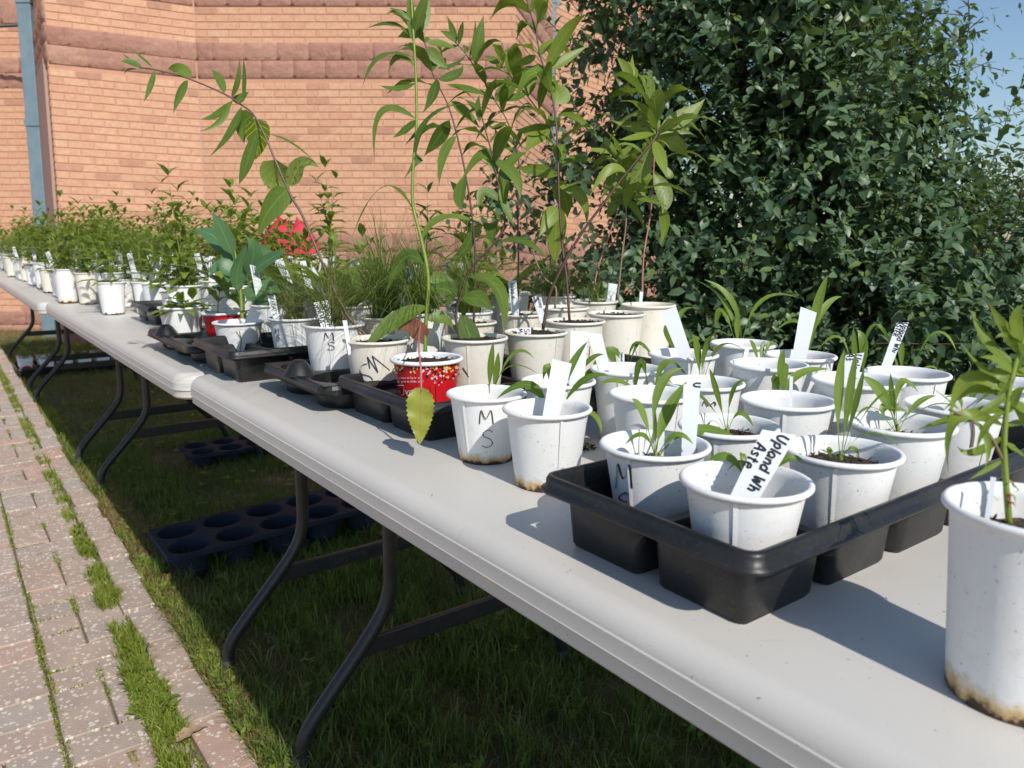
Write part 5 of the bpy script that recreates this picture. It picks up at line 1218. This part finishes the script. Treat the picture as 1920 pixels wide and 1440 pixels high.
for kd in KINDS:
    for r in KINDS[kd]:                                 # the prototypes themselves join the far rows
        for tr in range(200):
            s, d = rnd.uniform(-6.1, -4.2), rnd.uniform(.06, .70)
            if all(math.hypot(s - a, d - b_) > q + .047 for a, b_, q in TK): break
        TK.append((s, d, .043)); r.location = T(s, d, 0); w_ = 'farthest table'
        r['label'] = potlabel(r, kd, s, d, w_)
        lab0 = {'leafy': 'white paper cup crowded with leafy green seedlings on the ', 'broad': 'white paper cup with a broad-leaved plant on the ', 'grass': 'white paper cup of fine arching grass on the '}[kd] + w_
        r['group'] = {'leafy': 'leafy seedling cups on the ', 'broad': 'broad-leaved cups on the ', 'grass': 'grass cups on the '}[kd] + w_

# ------------------------------------------------------------ things on the ground and small things
simple('blue_black', (.018, .026, .045), .75, .2, 20, .2)
tilt = nrm(B + UP * .035)
round_tray(T(-.90, .445, GZ + .012), nU, tilt, 2, 5, .138, 'big dark blue-black cell tray lying on the grass', deck=.085, peaks=False, mat='blue_black', group=None)
round_tray(T(-2.0, .62, GZ + .008), nU, B, 2, 3, .12, 'dark cell tray on the grass under the middle table', deck=.06, peaks=False, mat='blue_black', group=None)
square_tray(-5.32, -4.92, .02, .78, 3, 6, 'black tray of printed white pots on the grass', H=.06, deck=.03, group=None, z0=GZ + .006)
k = 0
for j in range(6):
    for i in range(3):
        if rnd.random() < .12: continue
        s, d = -5.32 + .015 + .37 / 3 * (i + .5), .02 + .015 + .73 / 6 * (j + .5); P = T(s, d, GZ + .010)
        r = thing('nursery_pot', P, 'small square white pot printed red, standing in the ground tray', 'pot', 'printed pots in the ground tray'); g = frame(P, -U, B)
        v, f = loops(.094, .094, .012, [(.014, 0), (0, .11), (.003, .11), (.008, .09)], 3, True); f = [tuple(reversed(q)) for q in f]; mesh_obj('pot', g(v), f, M['paper_white'], r, True)
        mb = MB()
        for sy in (-1, 1):
            mb.add(g([(-.026, sy * .0375, .015), (.026, sy * .0375, .015), (.030, sy * .0415, .045), (0, sy * .0435, .058), (-.030, sy * .0415, .045)]), [(0, 1, 2, 3, 4)])
            mb.add(g([(sy * .0375, -.026, .015), (sy * .0375, .026, .015), (sy * .0415, .030, .045), (sy * .0435, 0, .058), (sy * .0415, -.030, .045)]), [(0, 1, 2, 3, 4)])
        mb.build('red_print', M['pot_print'], r)
        v, f = loops(.08, .08, .008, [(0, .088), (.03, .092)], 3, False, True); mesh_obj('soil', g(v), f, M['soil'], r)
        ob = Cup(); ob.c = P; ob.zs = P[2] + .09; ob.root = r; foliage(ob, 'leafy', .09, 0, 200 + k, 'far_leaf'); k += 1
# red and cream bundle at the back of the middle table
P = T(-1.33, .715, 0); r = thing('cloth_bundle', P, 'red and cream cloth bundle slumped behind the potted plants', 'cloth')
nn1, nn2 = 28, 14; V = []
for i in range(nn2 + 1):
    t = i / nn2
    for j in range(nn1):
        a = 2 * math.pi * j / nn1; rr = .12 * (math.sin(math.pi * min(.97, t * .92 + .08)) ** .55) * (1 + .10 * math.sin(3 * a + 4 * t) + .05 * math.sin(7 * a + 9 * t)); z = .30 * t * (1 + .08 * math.sin(2 * a + 1))
        V.append(P + A(rr * math.cos(a) * 1.0, rr * math.sin(a) * .5, z))
Fc = [(i * nn1 + j, i * nn1 + (j + 1) % nn1, (i + 1) * nn1 + (j + 1) % nn1, (i + 1) * nn1 + j) for i in range(nn2) for j in range(nn1)]
cut = nn1 * 9
mesh_obj('cream_body', V, Fc[:cut] + [tuple(reversed(range(nn1)))], M['cream_cloth'], r, True); mesh_obj('red_flap', V, Fc[cut:] + [tuple(range(nn2 * nn1, (nn2 + 1) * nn1))], M['red_cloth'], r, True)
# spilt soil and a dry leaf
R = random.Random(9); c = at_z(1096, 842, 0)
tag(crumbs(c, .014, 90, .0015, .0022, R).build('spilt_soil', M['soil'], loc=c), 'dark soil crumbs spilt on the table beside a cup', 'soil', kind='stuff')
tag(crumbs(T(1.12, .30, 0), .42, 70, .0008, .0010, R).build('soil_specks', M['soil'], loc=T(1.12, .3, 0)), 'scattered dark soil specks on the near table', 'soil', kind='stuff')
c = at_z(328, 1392, GZ + .012); v, f, uv = ribbon_leaf(bez(c, c + A(.025, .02, .016), c + A(.05, .045, .004), 9), .032, UP, 'ovate', .3, .3, .2)
tag(mesh_obj('fallen_leaf', v, f, simple('tan_leaf', (.42, .28, .17), .8, .15, 60), None, True, uv=uv, loc=c), 'curled tan dry leaf lying on the pavers by the grassy joint', 'leaf')
